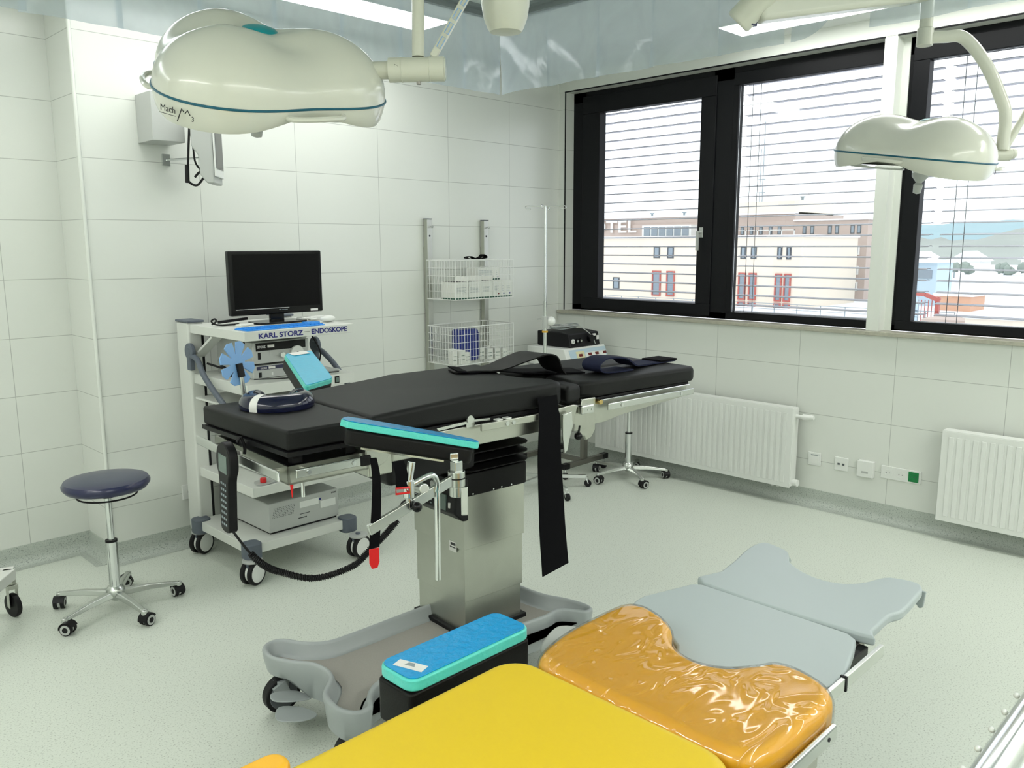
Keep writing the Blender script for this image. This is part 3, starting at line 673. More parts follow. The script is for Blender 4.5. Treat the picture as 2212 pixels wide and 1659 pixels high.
# corner bumpers + twin-wheel castors
def big_caster(x, y, a):
    d = V(math.cos(a), math.sin(a), 0); s = V(-d.y, d.x, 0); c = V(x, y, .0625)-oc
    b = obj('castor', MB().cyl(c-s*.034, c-s*.010, .0625, n=36).cyl(c+s*.010, c+s*.034, .0625, n=36), 'rubber', CT, bev=.006)
    obj('wheel_disc', MB().lathe([(.002, .0365), (.035, .0365), (.049, .0345), (.049, .0), (.002, .0)], n=36, mtx=Matrix.Translation(c) @ s.to_track_quat('Z', 'Y').to_matrix().to_4x4()), 'white_pl', b)
    obj('wheel_disc', MB().lathe([(.002, .0365), (.035, .0365), (.049, .0345), (.049, .0), (.002, .0)], n=36, mtx=Matrix.Translation(c) @ (-s).to_track_quat('Z', 'Y').to_matrix().to_4x4()), 'white_pl', b)
    obj('fork', MB().cyl(c-d*.01+V(0, 0, .0), c-d*.0+V(0, 0, .075), .014).bar(c-V(0, 0, 0), c+V(0, 0, .06)-d*.02, .016, .05), 'slate', b, bev=.003)
for (x, y, a, wx, wy) in ((-3.17, -.77, .4, -3.185, -.80), (-3.175, -.22, .4, -3.17, -.20), (-2.60, -.77, .2, -2.60, -.87), (-2.60, -.22, .2, -2.60, -.2)):
    big_caster(wx, wy, a)
    obj('corner_bumper', MB().prism(rrect(x-.045, y-.045, x+.045, y+.045, .03), .125, .205, Matrix.Translation(-oc)), 'slate', CT, bev=.006)
    obj('bumper_disc', MB().cyl(V(wx, wy, .118)-oc, V(wx, wy, .13)-oc, .05), 'grey_lt', CT, bev=.003)
# grey tube handles at both sides
for x0, s, dy in ((-3.17, -1, 0), (-2.535, 1, -.20)):
    obj('side_handle', MB().tube([V(x0, -.22+dy, 1.10)-oc, V(x0+s*.0, -.30+dy, 1.08)-oc, V(x0+s*.02, -.42+dy*.9, 1.0)-oc, V(x0+s*.02, -.66+dy*.5, .86)-oc, V(x0, -.76, .82)-oc], .015, n=12, smooth=5), 'slate', CT)
    obj('handle_mount', MB().cyl(V(x0-.012, -.215+dy, 1.12)-oc, V(x0+.012, -.215+dy, 1.12)-oc, .045).box(V(x0-.014, -.235+dy, 1.02)-oc, V(x0+.014, -.195+dy, 1.14)-oc), 'slate', CT, bev=.006)
text('KARL STORZ', .0345, 'ink_blue', CT, frame(V(-3.083, -.7912, 1.225)-oc, (1, 0, 0), (0, 0, 1)), width=.247, bold=.0011, name='lettering')
text('ENDOSKOPE', .0345, 'ink_blue', CT, frame(V(-2.788, -.7912, 1.2265)-oc, (1, 0, 0), (0, 0, 1)), width=.215, bold=.0011, name='lettering')
cb('dash_mark', (-2.829, -.7925, 1.2385), (-2.796, -.7895, 1.2400), 'ink', 0)
cb('power_switch', (-2.652, -.7825, .952), (-2.624, -.779, .99), 'black_gl', .002)
obj('paddle', MB().box(V(-2.647, -.786, .958)-oc, V(-2.629, -.781, .984)-oc), 'lcd', CT, bev=.002)
obj('cable', MB().tube([V(-3.1, -.60, 1.21)-oc, V(-3.09, -.66, 1.19)-oc, V(-3.11, -.6, 1.12)-oc, V(-3.1, -.55, 1.05)-oc, V(-3.08, -.5, 1.01)-oc], .003, smooth=6), 'rubber', CT)
obj('cable', MB().tube([V(-2.60, -.45, 1.21)-oc, V(-2.56, -.50, 1.10)-oc, V(-2.555, -.48, 1.02)-oc], .004, smooth=6), 'rubber', CT)
obj('cable', MB().tube([V(-3.09, -.74, 1.02)-oc, V(-2.95, -.765, 1.012)-oc, V(-2.8, -.76, 1.008)-oc, V(-2.7, -.765, 1.012)-oc, V(-2.6, -.74, 1.006)-oc], .003, smooth=6), 'rubber', CT)
obj('cable', MB().tube([V(-3.12, -.3, 1.06)-oc, V(-3.08, -.38, 1.04)-oc, V(-3.11, -.44, 1.06)-oc, V(-3.06, -.46, 1.02)-oc, V(-3.09, -.5, 1.01)-oc], .006, smooth=6), 'rubber', CT)
def unit(name, label, x0, x1, y0, y1, z0, z1, m='grey_lt', bev=.004):
    t = thing(name, label, 'device', ((x0+x1)/2, y0, z0)); o = V((x0+x1)/2, y0, z0)
    obj('casing', MB().box(V(x0, y0, z0)-o, V(x1, y1, z1)-o), m, t, bev=bev); return t, o
t, o = unit('light_source', 'upper silver endoscopy unit with black display strip and round knob under the top shelf', -3.04, -2.715, -.64, -.25, 1.078, 1.188)
def fp(t, o, name, x0, x1, z0, z1, y, m, d=.002, bev=0): return obj(name, MB().box(V(x0, y-d, z0)-o, V(x1, y, z1)-o), m, t, bev=bev)
fp(t, o, 'display_strip', -3.02, -2.735, 1.143, 1.184, -.64, 'black_gl'); fp(t, o, 'label_sticker', -2.955, -2.918, 1.158, 1.172, -.642, 'label')
text('STORZ', .017, 'ink_white', t, frame(V(-3.012, -.6425, 1.158)-o, (1, 0, 0), (0, 0, 1)), bold=.0006, width=.046)
fp(t, o, 'switch', -3.01, -2.995, 1.10, 1.135, -.64, 'black_m'); 
obj('knob', MB().cyl(V(-2.88, -.64, 1.115)-o, V(-2.88, -.665, 1.115)-o, .014), 'chrome', t, bev=.002)
obj('light_guide_port', MB().cyl(V(-2.79, -.64, 1.12)-o, V(-2.79, -.655, 1.12)-o, .036, n=36), 'white_pl', t, bev=.002)
obj('port_hole', MB().cyl(V(-2.79, -.655, 1.118)-o, V(-2.79, -.658, 1.118)-o, .008), 'black_m', t)
t, o = unit('camera_control_unit', 'lower silver endoscopy unit with dark blue strip on the second shelf', -3.04, -2.715, -.64, -.25, 1.002, 1.068)
fp(t, o, 'display_strip', -3.02, -2.735, 1.046, 1.064, -.64, 'navy'); fp(t, o, 'label_sticker', -2.955, -2.918, 1.049, 1.061, -.642, 'label')
text('STORZ', .012, 'ink_white', t, frame(V(-3.0, -.6425, 1.050)-o, (1, 0, 0), (0, 0, 1)), bold=.0004, width=.036)
fp(t, o, 'switch', -3.01, -2.995, 1.007, 1.034, -.64, 'black_m'); fp(t, o, 'switch', -2.94, -2.93, 1.015, 1.028, -.64, 'white_pl')
# monitor
t = thing('monitor', 'black flat screen monitor on top of the endoscopy cart', 'monitor', (-2.775, -.44, 1.2622), rotz=math.radians(-1.5))
obj('bezel', MB().box((-.27, -.02, .048), (.27, .02, .383)), 'black_gl', t, bev=.008)
obj('screen', MB().box((-.25, -.0215, .085), (.25, -.0202, .365)), mat('dark_screen', (.002, .002, .002), .3, spec=.12), t)
obj('light_bar', MB().box((-.245, -.0225, .079), (.06, -.0215, .0815)), 'ink_white', t)
obj('sticker', MB().box((.19, -.0222, .054), (.235, -.0202, .066)), 'label', t)
obj('maker_mark', MB().box((0, -.0222, .068), (.012, -.0202, .072)).box((.016, -.0222, .0685), (.05, -.0202, .0705)), 'ink_grey', t)
obj('stem', MB().box((-.04, .0, .008), (.04, .022, .10)), 'black_gl', t, bev=.003)
obj('foot', MB().prism(smooth2d([(-.13, -.07), (0, -.085), (.13, -.07), (.15, 0), (.11, .09), (-.11, .09), (-.15, 0)]), .0005, .010), 'black_gl', t, bev=.003)
# keyboard and other things on the top shelf
t = thing('keyboard', 'bright blue silicone keyboard along the front of the cart top shelf', 'keyboard', (-2.90, -.70, 1.2622), rotz=math.radians(2))
obj('mat', MB().prism(rrect(-.235, -.07, .215, .06, .012), .0003, .006), 'blue_kb', t, bev=.002)
mb = MB()
for r in range(5):
    for c in range(17): mb.box((-.225+c*.0255, -.062+r*.0235, .006), (-.205+c*.0255, -.044+r*.0235, .0105))
obj('keys', mb, 'blue_kb', t)
obj('raised_end', MB().box((.17, .03, .003), (.25, .085, .011)), 'blue_kb', t, bev=.003)
t = thing('computer_mouse', 'white computer mouse at the right end of the cart top shelf', 'mouse', (-2.575, -.615, 1.2622)); obj('shell', MB().sph((0, 0, .0185), .048, (.95, .62, .38), 24), 'white_pl', t)
t = thing('cable_bundle', 'white cable bundle with plug behind the mouse on the cart', 'cable', (-2.595, -.46, 1.2622))
obj('loops', MB().tube([V(-.07, .02, .006), V(-.03, .05, .012), V(.0, .0, .018), V(-.05, -.02, .016), V(-.06, .03, .012), V(.0, .04, .02), V(.05, .01, .015), V(.02, -.03, .01), V(-.04, -.01, .02)], .004, smooth=6), 'white_pl', t)
obj('adapter', MB().box((-.005, -.025, .002), (.085, .005, .024)), 'white_pl', t, bev=.004)
t = thing('looped_cable', 'black looped cable end at the left of the cart top shelf', 'cable', (-3.05, -.42, 1.2622))
obj('loop', MB().tube([V(.06, .0, .005), V(-.03, -.0, .005), V(-.07, .01, .012), V(-.09, .0, .03), V(-.075, -.01, .04), V(-.065, .0, .025), V(-.085, .01, .01)], .0045, smooth=6), 'rubber', t)
t = thing('thin_tool', 'thin black tool lying behind the monitor at the left of the cart top', 'tool', (-2.97, -.33, 1.2622)); obj('rod', MB().bar((-.09, 0, .012), (.09, .03, .02), .012, .014), 'black_m', t)
t = thing('tissue_packet', 'small white packet on the left of the cart top shelf', 'packet', (-3.0, -.50, 1.2622)); obj('wrap', MB().box((-.05, -.02, .0003), (.05, .02, .012), Matrix.Rotation(.4, 4, 'Z')), 'carton', t, bev=.004)
# extension keyboard tray at right of second shelf
t = thing('slim_keyboard', 'slim white tilted keyboard at the right of the second cart shelf', 'keyboard', (-2.61, -.62, 1.0008)); obj('housing', MB().prism([(-.085, 0), (.06, 0), (.06, .008), (-.085, .04)], -.06, .14, Matrix(((1, 0, 0, 0), (0, 0, 1, 0), (0, 1, 0, 0), (0, 0, 0, 1)))), 'grey_lt', t, bev=.003)
# lower shelves
t, o = unit('insufflator', 'white low medical unit on the third cart shelf behind the control handset', -3.0, -2.62, -.66, -.25, .4835, .56, 'white_pl', .01)
fp(t, o, 'base_strip', -2.99, -2.63, .484, .49, -.66, 'black_m')
t = thing('sterile_pouch', 'clear pouch with a red cap on the third cart shelf', 'pouch', (-3.05, -.74, .4835)); obj('pouch', MB().prism(smooth2d([(-.06, -.02), (0, -.03), (.07, 0), (.06, .05), (-.04, .05)]), .0003, .006), 'grey_lt', t); obj('cap', MB().cyl((-.02, -.0, .006), (-.02, -.0, .03), .016), 'red', t, bev=.004)
t, o = unit('computer_case', 'silver desktop computer case on the bottom platform of the cart', -3.04, -2.62, -.72, -.30, .205, .36, 'grey_lt', .006)
fp(t, o, 'drive_bay', -2.86, -2.745, .30, .335, -.72, 'white_pl', .003, .001); fp(t, o, 'drive_bay', -2.735, -2.64, .272, .312, -.72, 'white_pl', .003, .001)
text('STORZ', .010, 'ink', t, frame(V(-2.665, -.7225, .340)-o, (1, 0, 0), (0, 0, 1)), width=.032, bold=.0003)
fp(t, o, 'emblem', -2.74, -2.73, .318, .33, -.72, 'ink_blue')
mb = MB()
for r in range(7):
    for c in range(14): mb.box(V(-3.02+c*.009+r*.002, -.7212, .28+r*.008)-o, V(-3.017+c*.009+r*.002, -.72, .283+r*.008)-o)
obj('vent_holes', mb, 'ink', t)
fp(t, o, 'slot_line', -2.86, -2.80, .266, .2685, -.72, 'ink'); fp(t, o, 'text_line', -2.87, -2.82, .245, .249, -.72, 'ink')
obj('foot_strip', MB().box(V(-3.03, -.71, .1955)-o, V(-2.63, -.31, .205)-o), 'black_m', t)

# ------------------------------------------------------------------ wall rails with wire baskets
RK = thing('wall_rack', 'two steel wall rails with punched holes carrying two wire baskets', 'rack', (-1.12, 0, .55)); ork = V(-1.12, 0, .55)
for x0 in (-1.40, -.868):
    r_ = obj('rail', MB().box(V(x0, -.05, .62)-ork, V(x0+.042, -.012, 1.845)-ork), 'steel', RK, bev=.002)
    obj('rail_cap', MB().box(V(x0-.002, -.052, 1.845)-ork, V(x0+.044, -.012, 1.851)-ork), 'grey_dk', r_)
    for z in (1.735,): obj('hole', MB().cyl(V(x0+.021, -.0495, z)-ork, V(x0+.021, -.0512, z)-ork, .007, n=14), 'ink', r_)
    obj('hook', MB().tube([V(x0+.03, -.05, 1.80)-ork, V(x0+.03, -.07, 1.79)-ork, V(x0+.03, -.075, 1.80)-ork], .003, smooth=4), 'chrome', r_)
    [obj('wall_mount', MB().box(V(x0+.005, -.015, zz)-ork, V(x0+.037, 0.0, zz+.06)-ork), 'steel', r_) for zz in (1.6, .75)]
def basket(z0, z1, zl, label):
    b = thing('wire_basket', label, 'basket', (-1.14, -.20, z0), group=None); ob = V(-1.14, -.20, z0)
    x0, x1, y0, y1 = -1.412, -.868, -.345, -.052; mb = MB(); n = MB()
    def wire(a, c, r=.0016): mb.cyl(V(*a)-ob, V(*c)-ob, r, n=5)
    nx, ny = 21, 11
    for i in range(nx+1):
        x = x0+(x1-x0)*i/nx; 
        wire((x, y0, z0), (x, y0, z1)); wire((x, y1, z0), (x, y1, z1)); wire((x, y0, z0), (x, y1, z0), .0013)
    for i in range(ny+1):
        y = y0+(y1-y0)*i/ny; wire((x0, y, z0), (x0, y, z1)); wire((x1, y, z0), (x1, y, z1))
    k = 5
    for i in range(1, k):
        z = z0+(z1-z0)*i/k
        wire((x0, y0, z), (x1, y0, z)); wire((x0, y1, z), (x1, y1, z)); wire((x0, y0, z), (x0, y1, z)); wire((x1, y0, z), (x1, y1, z))
    obj('mesh_walls', mb, 'white_pl', b)
    for z, r in ((z0, .003), (z1, .0035)):
        obj('rim', MB().tube([V(x, y, z)-ob for x, y in ((x0, y0), (x1, y0), (x1, y1), (x0, y1))], r, closed=True), 'white_pl', b)
    obj('corner_wire', MB().cyl(V(x0, y0, z0)-ob, V(x0, y0, z1)-ob, .003, n=6), 'white_pl', b); obj('corner_wire', MB().cyl(V(x1, y0, z0)-ob, V(x1, y0, z1)-ob, .003, n=6), 'white_pl', b)
    return b
basket(1.31, 1.572, 0, 'upper wire basket holding white cartons'); basket(.87, 1.125, 0, 'lower wire basket holding a blue container and small packs')
bx = None
def carton(x, y, z, w, d, h, label, group, open_=False):
    t = thing('carton', label, 'box', (x, y, z), group=group)
    obj('box', MB().box((-w/2, -d/2, .0), (w/2, d/2, h)), 'carton', t)
    obj('base_band', MB().box((-w/2-.0005, -d/2-.0006, .0), (w/2+.0005, d/2+.0006, .009)), 'carton_gr', t)
    mb = MB()
    for k in range(5): mb.box((-w/2+.012, -d/2-.0008, h*.38+k*.008), (w/2-.02-(k % 2)*.01, -d/2-.0002, h*.38+k*.008+.0022))
    obj('print', mb, 'ink_grey', t)
    if open_:
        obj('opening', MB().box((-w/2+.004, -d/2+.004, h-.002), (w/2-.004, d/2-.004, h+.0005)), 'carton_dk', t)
        obj('flap', MB().quad([(w/2, -d/2, h), (w/2, d/2, h), (w/2+.02, d/2, h+.035), (w/2+.02, -d/2, h+.035)], .0015), 'carton', t)
    else: obj('emblem', MB().cyl((w/2-.018, -d/2-.0009, h*.22), (w/2-.018, -d/2, h*.22), .006, n=14), 'disp_red' if x < -.96 else 'ink_blue', t)
g = 'white cartons in the upper wire basket'
cx = [(-1.345, .115), (-1.225, .115), (-1.115, .10), (-1.022, .075), (-.958, .048), (-.905, .060)]
lb = ['open white carton, leftmost in the upper basket', 'open white carton, second from left in the upper basket', 'open white carton in the middle of the upper basket', 'narrow white carton right of the middle in the upper basket', 'thin white carton in the bottom layer of the upper basket', 'white carton, lowest at the right corner of the upper basket']
for i, ((x, w_), l) in enumerate(zip(cx, lb)): carton(x, -.265, 1.3135, w_, .14, .115, l, g, i in (0, 1, 2))
for i, (x, w_, l) in enumerate(((-1.0, .16, 'wide white carton stacked in the upper layer of the upper basket'), (-.895, .045, 'white carton at the right end of the upper layer'))): carton(x, -.150, 1.4295, w_, .12, .085, l, g)
t = thing('black_strap', 'small folded black strap lying on top of the upper wire basket', 'strap', (-1.05, -.16, 1.576)); obj('webbing', MB().ribbon([(-.10, 0, .012), (-.06, 0, .018), (-.02, .0, .004), (.03, 0, .01), (.06, 0, .03), (.09, 0, .012), (.05, 0, .002), (-.06, 0, .002), (-.10, 0, .008)], (0, .04, 0), .004), 'web', t)
t = thing('blue_container', 'royal blue ribbed plastic container standing in the lower basket', 'container', (-1.20, -.20, .873))
mb = MB(); pts = []
mb.prism(rrect(-.085, -.06, .085, .06, .03), .0, .225); obj('body', mb, 'blue_can', t, bev=.02, seg=4)
mb = MB()
for k in range(7): mb.box((-.072+k*.024-.006, -.063, .03), (-.072+k*.024+.006, -.058, .20))
obj('ribs', mb, 'blue_can', t, bev=.003, seg=2)
k = 0
for x, y, h in [(-1.385, -.28, .09), (-1.355, -.24, .10), (-1.335, -.30, .095), (-1.31, -.25, .09), (-1.30, -.31, .08), (-1.08, -.22, .085), (-1.03, -.26, .08), (-1.0, -.20, .09), (-.96, -.26, .075), (-.93, -.20, .08), (-.905, -.28, .07)]:
    t = thing('packet', 'small white and green pack in the lower wire basket', 'packet', (x, y, .873), rotz=random.uniform(-.25, .25), group='small white packs in the lower wire basket')
    obj('wrap', MB().box((-.02, -.025, 0), (.02, .025, h)), 'carton', t, bev=.003); obj('print', MB().box((-.016, -.0262, h*.3), (.016, -.0252, h*.34)).box((-.016, -.0262, h*.6), (.016, -.0252, h*.64)), 'carton_gr', t)

# ------------------------------------------------------------------ infusion stand
IV = thing('infusion_stand', 'thin chrome infusion stand with four hooks near the room corner', 'infusion stand', (-.955, -.73, 0), math.radians(20))
obj('pole', MB().cyl((0, 0, .09), (0, 0, 1.30), .0125), 'chrome', IV); obj('inner_pole', MB().cyl((0, 0, 1.30), (0, 0, 1.925), .008), 'chrome', IV)
for k in range(4):
    a = PI/2*k+.2; d = V(math.cos(a), math.sin(a), 0)
    obj('hook', MB().tube([V(0, 0, 1.92), d*.07+V(0, 0, 1.922), d*.125+V(0, 0, 1.925), d*.135+V(0, 0, 1.91), d*.10+V(0, 0, 1.905)], .003, n=6, smooth=5), 'chrome', IV)
obj('height_knob', MB().sph((.03, -.03, 1.165), .032, (1, 1, 1)), 'white_pl', IV); obj('clamp', MB().cyl((0, 0, 1.12), (0, 0, 1.20), .018), 'grey_lt', IV); obj('yellow_clip', MB().cyl((0, 0, 1.09), (0, 0, 1.102), .02), 'yellow_clip', IV)
obj('peg', MB().cyl((0, 0, 1.18), (-.08, .02, 1.185), .003, n=6), 'chrome', IV)
for k in range(5):
    a = 2*PI*k/5-.98; d = V(math.cos(a), math.sin(a), 0); B = d*.30+V(0, 0, .075)
    obj('leg', MB().bar(V(0, 0, .095), B, .022, .022), 'chrome', IV)
    c = B+V(0, 0, -.05)+d*.01; s = V(-d.y, d.x, 0)
    w_ = obj('castor', MB().cyl(c-s*.012, c+s*.012, .0245, n=20), 'rubber', IV, bev=.003); obj('fork', MB().cyl(B, B-V(0, 0, .022), .008).bar(B-V(0, 0, .02), c+s*.0, .028, .006), 'chrome', w_)
obj('hub', MB().cyl((0, 0, .075), (0, 0, .12), .03), 'chrome', IV)

# ------------------------------------------------------------------ electrosurgery trolley in the corner
TR = thing('device_trolley', 'dull steel trolley frame with crossbar feet in the room corner', 'trolley', (-.42, -.45, 0)); ot = V(-.42, -.45, 0)
obj('foot_bar', MB().box(V(-.70, -.70, .08)-ot, V(-.22, -.665, .115)-ot), 'steel_dk', TR); obj('foot_bar', MB().box(V(-.70, -.27, .08)-ot, V(-.22, -.235, .115)-ot), 'steel_dk', TR)
obj('cross_beam', MB().box(V(-.48, -.67, .082)-ot, V(-.445, -.25, .113)-ot), 'steel_dk', TR)
obj('post', MB().box(V(-.485, -.69, .11)-ot, V(-.44, -.655, .80)-ot), 'steel_dk', TR)
obj('post', MB().box(V(-.485, -.28, .11)-ot, V(-.44, -.245, .80)-ot), 'steel_dk', TR)
obj('tray', MB().box(V(-.66, -.66, .785)-ot, V(-.12, -.22, .80)-ot), 'white_pl', TR)
for x, y in ((-.68, -.682), (-.24, -.682), (-.68, -.252), (-.24, -.252)):
    c = V(x, y, .026)-ot; w_ = obj('castor', MB().cyl(c-V(.011, 0, 0), c+V(.011, 0, 0), .026, n=20), 'rubber', TR, bev=.003); obj('fork', MB().cyl(c+V(0, 0, .01), c+V(0, 0, .055), .009), 'chrome', w_); obj('end_cap', MB().box(V(x-.03, y-.02, .078)-ot, V(x+.03, y+.02, .117)-ot), 'black_m', w_)
t = thing('electrosurgery_unit', 'white electrosurgery unit with sloped pale blue panel and four red displays', 'device', (-.38, -.45, .8005)); o = V(-.38, -.45, .8005)
prof = [(-.66, .80), (-.62, .945), (-.26, .945), (-.26, .80)]
mb = MB(); mb.prism([(y+.45, z-.8005) for y, z in [(-.665, .802), (-.61, .935), (-.25, .935), (-.25, .802)]], -.245, .22, Matrix(((0, 0, 1, 0), (1, 0, 0, 0), (0, 1, 0, 0), (0, 0, 0, 1))))
obj('casing', mb, 'white_pl', t, bev=.006)
fd = V(0, .055, .133).normalized(); pm = frame((0, -.2155-.0005, .0), (1, 0, 0), tuple(fd)); ln = .135
obj('front_panel', MB().box((-.20, .008, .0), (.215, ln-.004, .0022), pm), 'panel_blue', t); obj('yellow_field', MB().box((-.13, .03, .0022), (-.04, ln-.02, .003), pm), 'panel_yel', t)
obj('white_field', MB().box((-.03, .012, .0022), (.20, ln-.035, .003), pm), 'white_pl', t)
for i, x in enumerate((-.085, .02, .10, .19)): obj('display', MB().box((x-.02, .075, .0028), (x+.02, .095, .004), pm), 'disp_red', t)
mb = MB()
for x in (.0, .02, .04, .085, .105, .125, .175, .195): mb.box((x-.004, .045, .003), (x+.004, .055, .004), pm)
obj('buttons', mb, 'ink_blue', t)
t = thing('video_processor', 'black desktop processor with round sockets on top of the electrosurgery unit', 'device', (-.40, -.44, .937), rotz=math.radians(0)); 
mb = MB(); mb.prism([(-.17, 0), (-.15, .098), (-.05, .108), (.16, .108), (.16, .0)], -.15, .19, Matrix(((0, 0, 1, 0), (1, 0, 0, 0), (0, 1, 0, 0), (0, 0, 0, 1)))); obj('casing', mb, 'black_m', t, bev=.01)
for i, (x, m_) in enumerate(((-.12, 'white_pl'), (-.075, 'alu'), (-.035, 'alu'))):
    y = -.162; s_ = obj('socket_ring', MB().cyl((x, y, .045), (x, y-.012, .045), .017), m_ if i == 0 else 'black_gl', t, bev=.002); obj('socket_core', MB().cyl((x, y-.010, .045), (x, y-.014, .045), .008), 'alu', s_)
obj('knob', MB().cyl((.07, -.16, .055), (.07, -.19, .055), .028), 'black_gl', t, bev=.004); obj('label_plate', MB().box((.11, -.166, .07), (.14, -.157, .085)), 'label', t); obj('switch', MB().box((.15, -.168, .04), (.175, -.158, .07)), 'label', t, bev=.002)
t = thing('cable_coil', 'grey coiled cable lying on top of the black processor', 'cable', (-.40, -.42, 1.047)); 
P = [V(.13*math.cos(a)*(1+.12*math.sin(3.3*a)), .07*math.sin(a)*(1+.15*math.cos(2.1*a)), .006+.012*abs(math.sin(a*.77))+a*.0011) for a in [i*.35 for i in range(62)]]
obj('coil', MB().tube(P, .004, n=6), 'grey_pl', t); obj('plug', MB().box((-.06, -.04, .02), (.0, -.01, .045)), 'grey_lt', t, bev=.004); obj('tail', MB().tube([V(.0, -.05, .03), V(.03, -.12, .03), V(.08, -.19, -.03), V(.12, -.2, -.1)], .003, smooth=5), 'grey_lt', t)
#PART3
# ------------------------------------------------------------------ black operating table (local frame: s along, t across, z up)
TB = thing('operating_table', 'black padded operating table on a stainless column in the middle of the room', 'operating table', (-3.862, -2.377, 0), math.radians(-4.2))
def pad(name, pts, z0, z1, m, parent, bev=.016, seg=4, label=None, z1f=None):
    return obj(name, MB().prism(pts, z0, z1, None, z1f), m, parent, bev=bev, seg=seg, label=label)
pad('head_cushion', [(.004, .0), (.283, .0), (.283, .548), (-.032, .556)], 1.078, 1.14, 'pad_black', TB, .010)
tor = [(.288, .0), (.66, -.002), (1.085, -.02), (1.115, .0), (1.135, .07), (1.125, .11), (1.085, .16), (1.07, .24), (1.085, .32), (1.12, .39), (1.17, .44), (1.17, .585), (.72, .595), (.66, .565), (.288, .548)]
pad('torso_cushion', tor, 1.078, 1.15, 'pad_black', TB, .018, z1f=lambda x, y: 1.143+.022*math.sin(min(1, max(0, (x-.288)/.5))*PI/2))
pad('seat_side_cushion', [(1.125, -.02), (1.215, -.01), (1.225, .10), (1.15, .12), (1.145, .05)], 1.075, 1.145, 'pad_black', TB, .02, label='small black cushion bridging torso and leg sections')
legp = [(1.24, .03), (1.30, -.005), (1.90, -.02), (1.93, .0), (1.95, .25), (1.30, .262), (1.235, .22)]
pad('leg_cushion', legp, 1.08, 1.145, 'pad_black', TB, .022)
pad('leg_cushion', [(1.24, .30), (1.30, .275), (1.95, .268), (1.96, .50), (1.93, .53), (1.30, .54), (1.24, .52)], 1.08, 1.145, 'pad_black', TB, .022)
def tb(name, lo, hi, m, bev=.002, parent=None, label=None): return obj(name, MB().box(lo, hi), m, parent or TB, bev=bev, label=label)
obj('head_plate', MB().prism([(-.001, -.004), (.27, -.004), (.27, .55), (-.036, .558)], 1.062, 1.076), 'black_m', TB)
for t_ in (.03, .50): 
    for s_ in (.03, .21): tb('spacer', (s_, t_, 1.03), (s_+.035, t_+.03, 1.063), 'black_m', .003)
hf = MB().box((0, 0, .978), (.27, .545, .984)).box((0, 0, .978), (.006, .545, 1.034)).box((0, 0, .978), (.27, .006, 1.034)).box((0, .539, .978), (.27, .545, 1.034)).box((.264, 0, .978), (.27, .545, 1.034))
obj('head_frame', hf, 'steel', TB)
tb('head_frame_liner', (.008, .008, 1.012), (.262, .537, 1.016), 'black_m', 0)
tb('side_rail', (.01, -.034, 1.003), (.225, -.024, 1.030), 'alu', .004); tb('rail_tip', (.225, -.036, 1.000), (.262, -.022, 1.033), 'black_m', .006)
for s_ in (.05, .20): obj('rail_screw', MB().cyl((s_, -.0345, 1.017), (s_, -.037, 1.017), .007), 'chrome', TB); obj('rail_spacer', MB().cyl((s_, -.026, 1.017), (s_, 0, 1.017), .008), 'steel', TB)
tb('end_rail', (-.036, -.005, .995), (-.026, .625, 1.026), 'alu', .005)
for t_ in (.06, .50): obj('rail_spacer', MB().cyl((-.028, t_, 1.01), (0, t_, 1.01), .008), 'steel', TB)
tb('adjust_scale', (-.0375, .245, 1.028), (-.034, .285, 1.040), 'label', 0)
obj('hinge_disc', MB().cyl((.30, -.012, 1.03), (.30, .03, 1.03), .045, n=32), 'steel', TB, bev=.004)
tb('hinge_block', (.27, .0, .95), (.36, .20, 1.02), 'steel', .005)
# main beam
bm_ = MB().box((.36, .0, .985), (1.10, .55, 1.058)); obj('main_beam', bm_, 'steel', TB, bev=.004)
tb('torso_plate', (.29, .004, 1.060), (1.10, .545, 1.076), 'black_m', .002)
obj('beam_strip', MB().bar((.45, -.006, 1.062), (.66, -.006, 1.073), .004, .010).cyl((.67, -.012, 1.083), (.67, .0, 1.083), .014).bar((.655, -.006, 1.07), (.69, -.006, 1.07), .004, .03).bar((.69, -.006, 1.075), (.76, -.006, 1.071), .004, .008), 'alu', TB)
tb('side_rail', (.70, -.036, 1.040), (.965, -.026, 1.066), 'steel', .003)
for s_ in (.815, .845): obj('rail_screw', MB().cyl((s_, -.0365, 1.052), (s_, -.039, 1.052), .008), 'chrome', TB)
tb('rail_spacer', (.79, -.026, 1.045), (.87, .0, 1.06), 'steel', .002)
for s_ in (.775, .815): tb('locating_tab', (s_, -.03, 1.066), (s_+.025, -.008, 1.070), 'white_pl', 0)
# hinge group between torso and legs
obj('hinge_plate', MB().prism([(1.06, .985), (1.15, 1.0), (1.175, 1.07), (1.15, 1.075), (1.06, 1.07)], .0, .010, Matrix(((1, 0, 0, 0), (0, 0, 1, -.03), (0, 1, 0, 0), (0, 0, 0, 1)))), 'steel', TB, bev=.003)
obj('release_lever', MB().prism([(1.075, 1.05), (1.122, 1.057), (1.128, 1.0), (1.11, .95), (1.10, .91), (1.085, .90), (1.075, .97)], .0, .008, Matrix(((1, 0, 0, 0), (0, 0, 1, -.052), (0, 1, 0, 0), (0, 0, 0, 1)))), 'alu', TB, bev=.003)
tb('hinge_box', (1.15, -.015, .965), (1.24, .53, 1.065), 'steel', .004); tb('latch', (1.185, -.042, 1.032), (1.255, -.016, 1.066), 'alu', .006)
for s_ in (1.22, 1.24): obj('latch_rivet', MB().cyl((s_, -.0425, 1.048), (s_, -.044, 1.048), .004), 'chrome', TB)
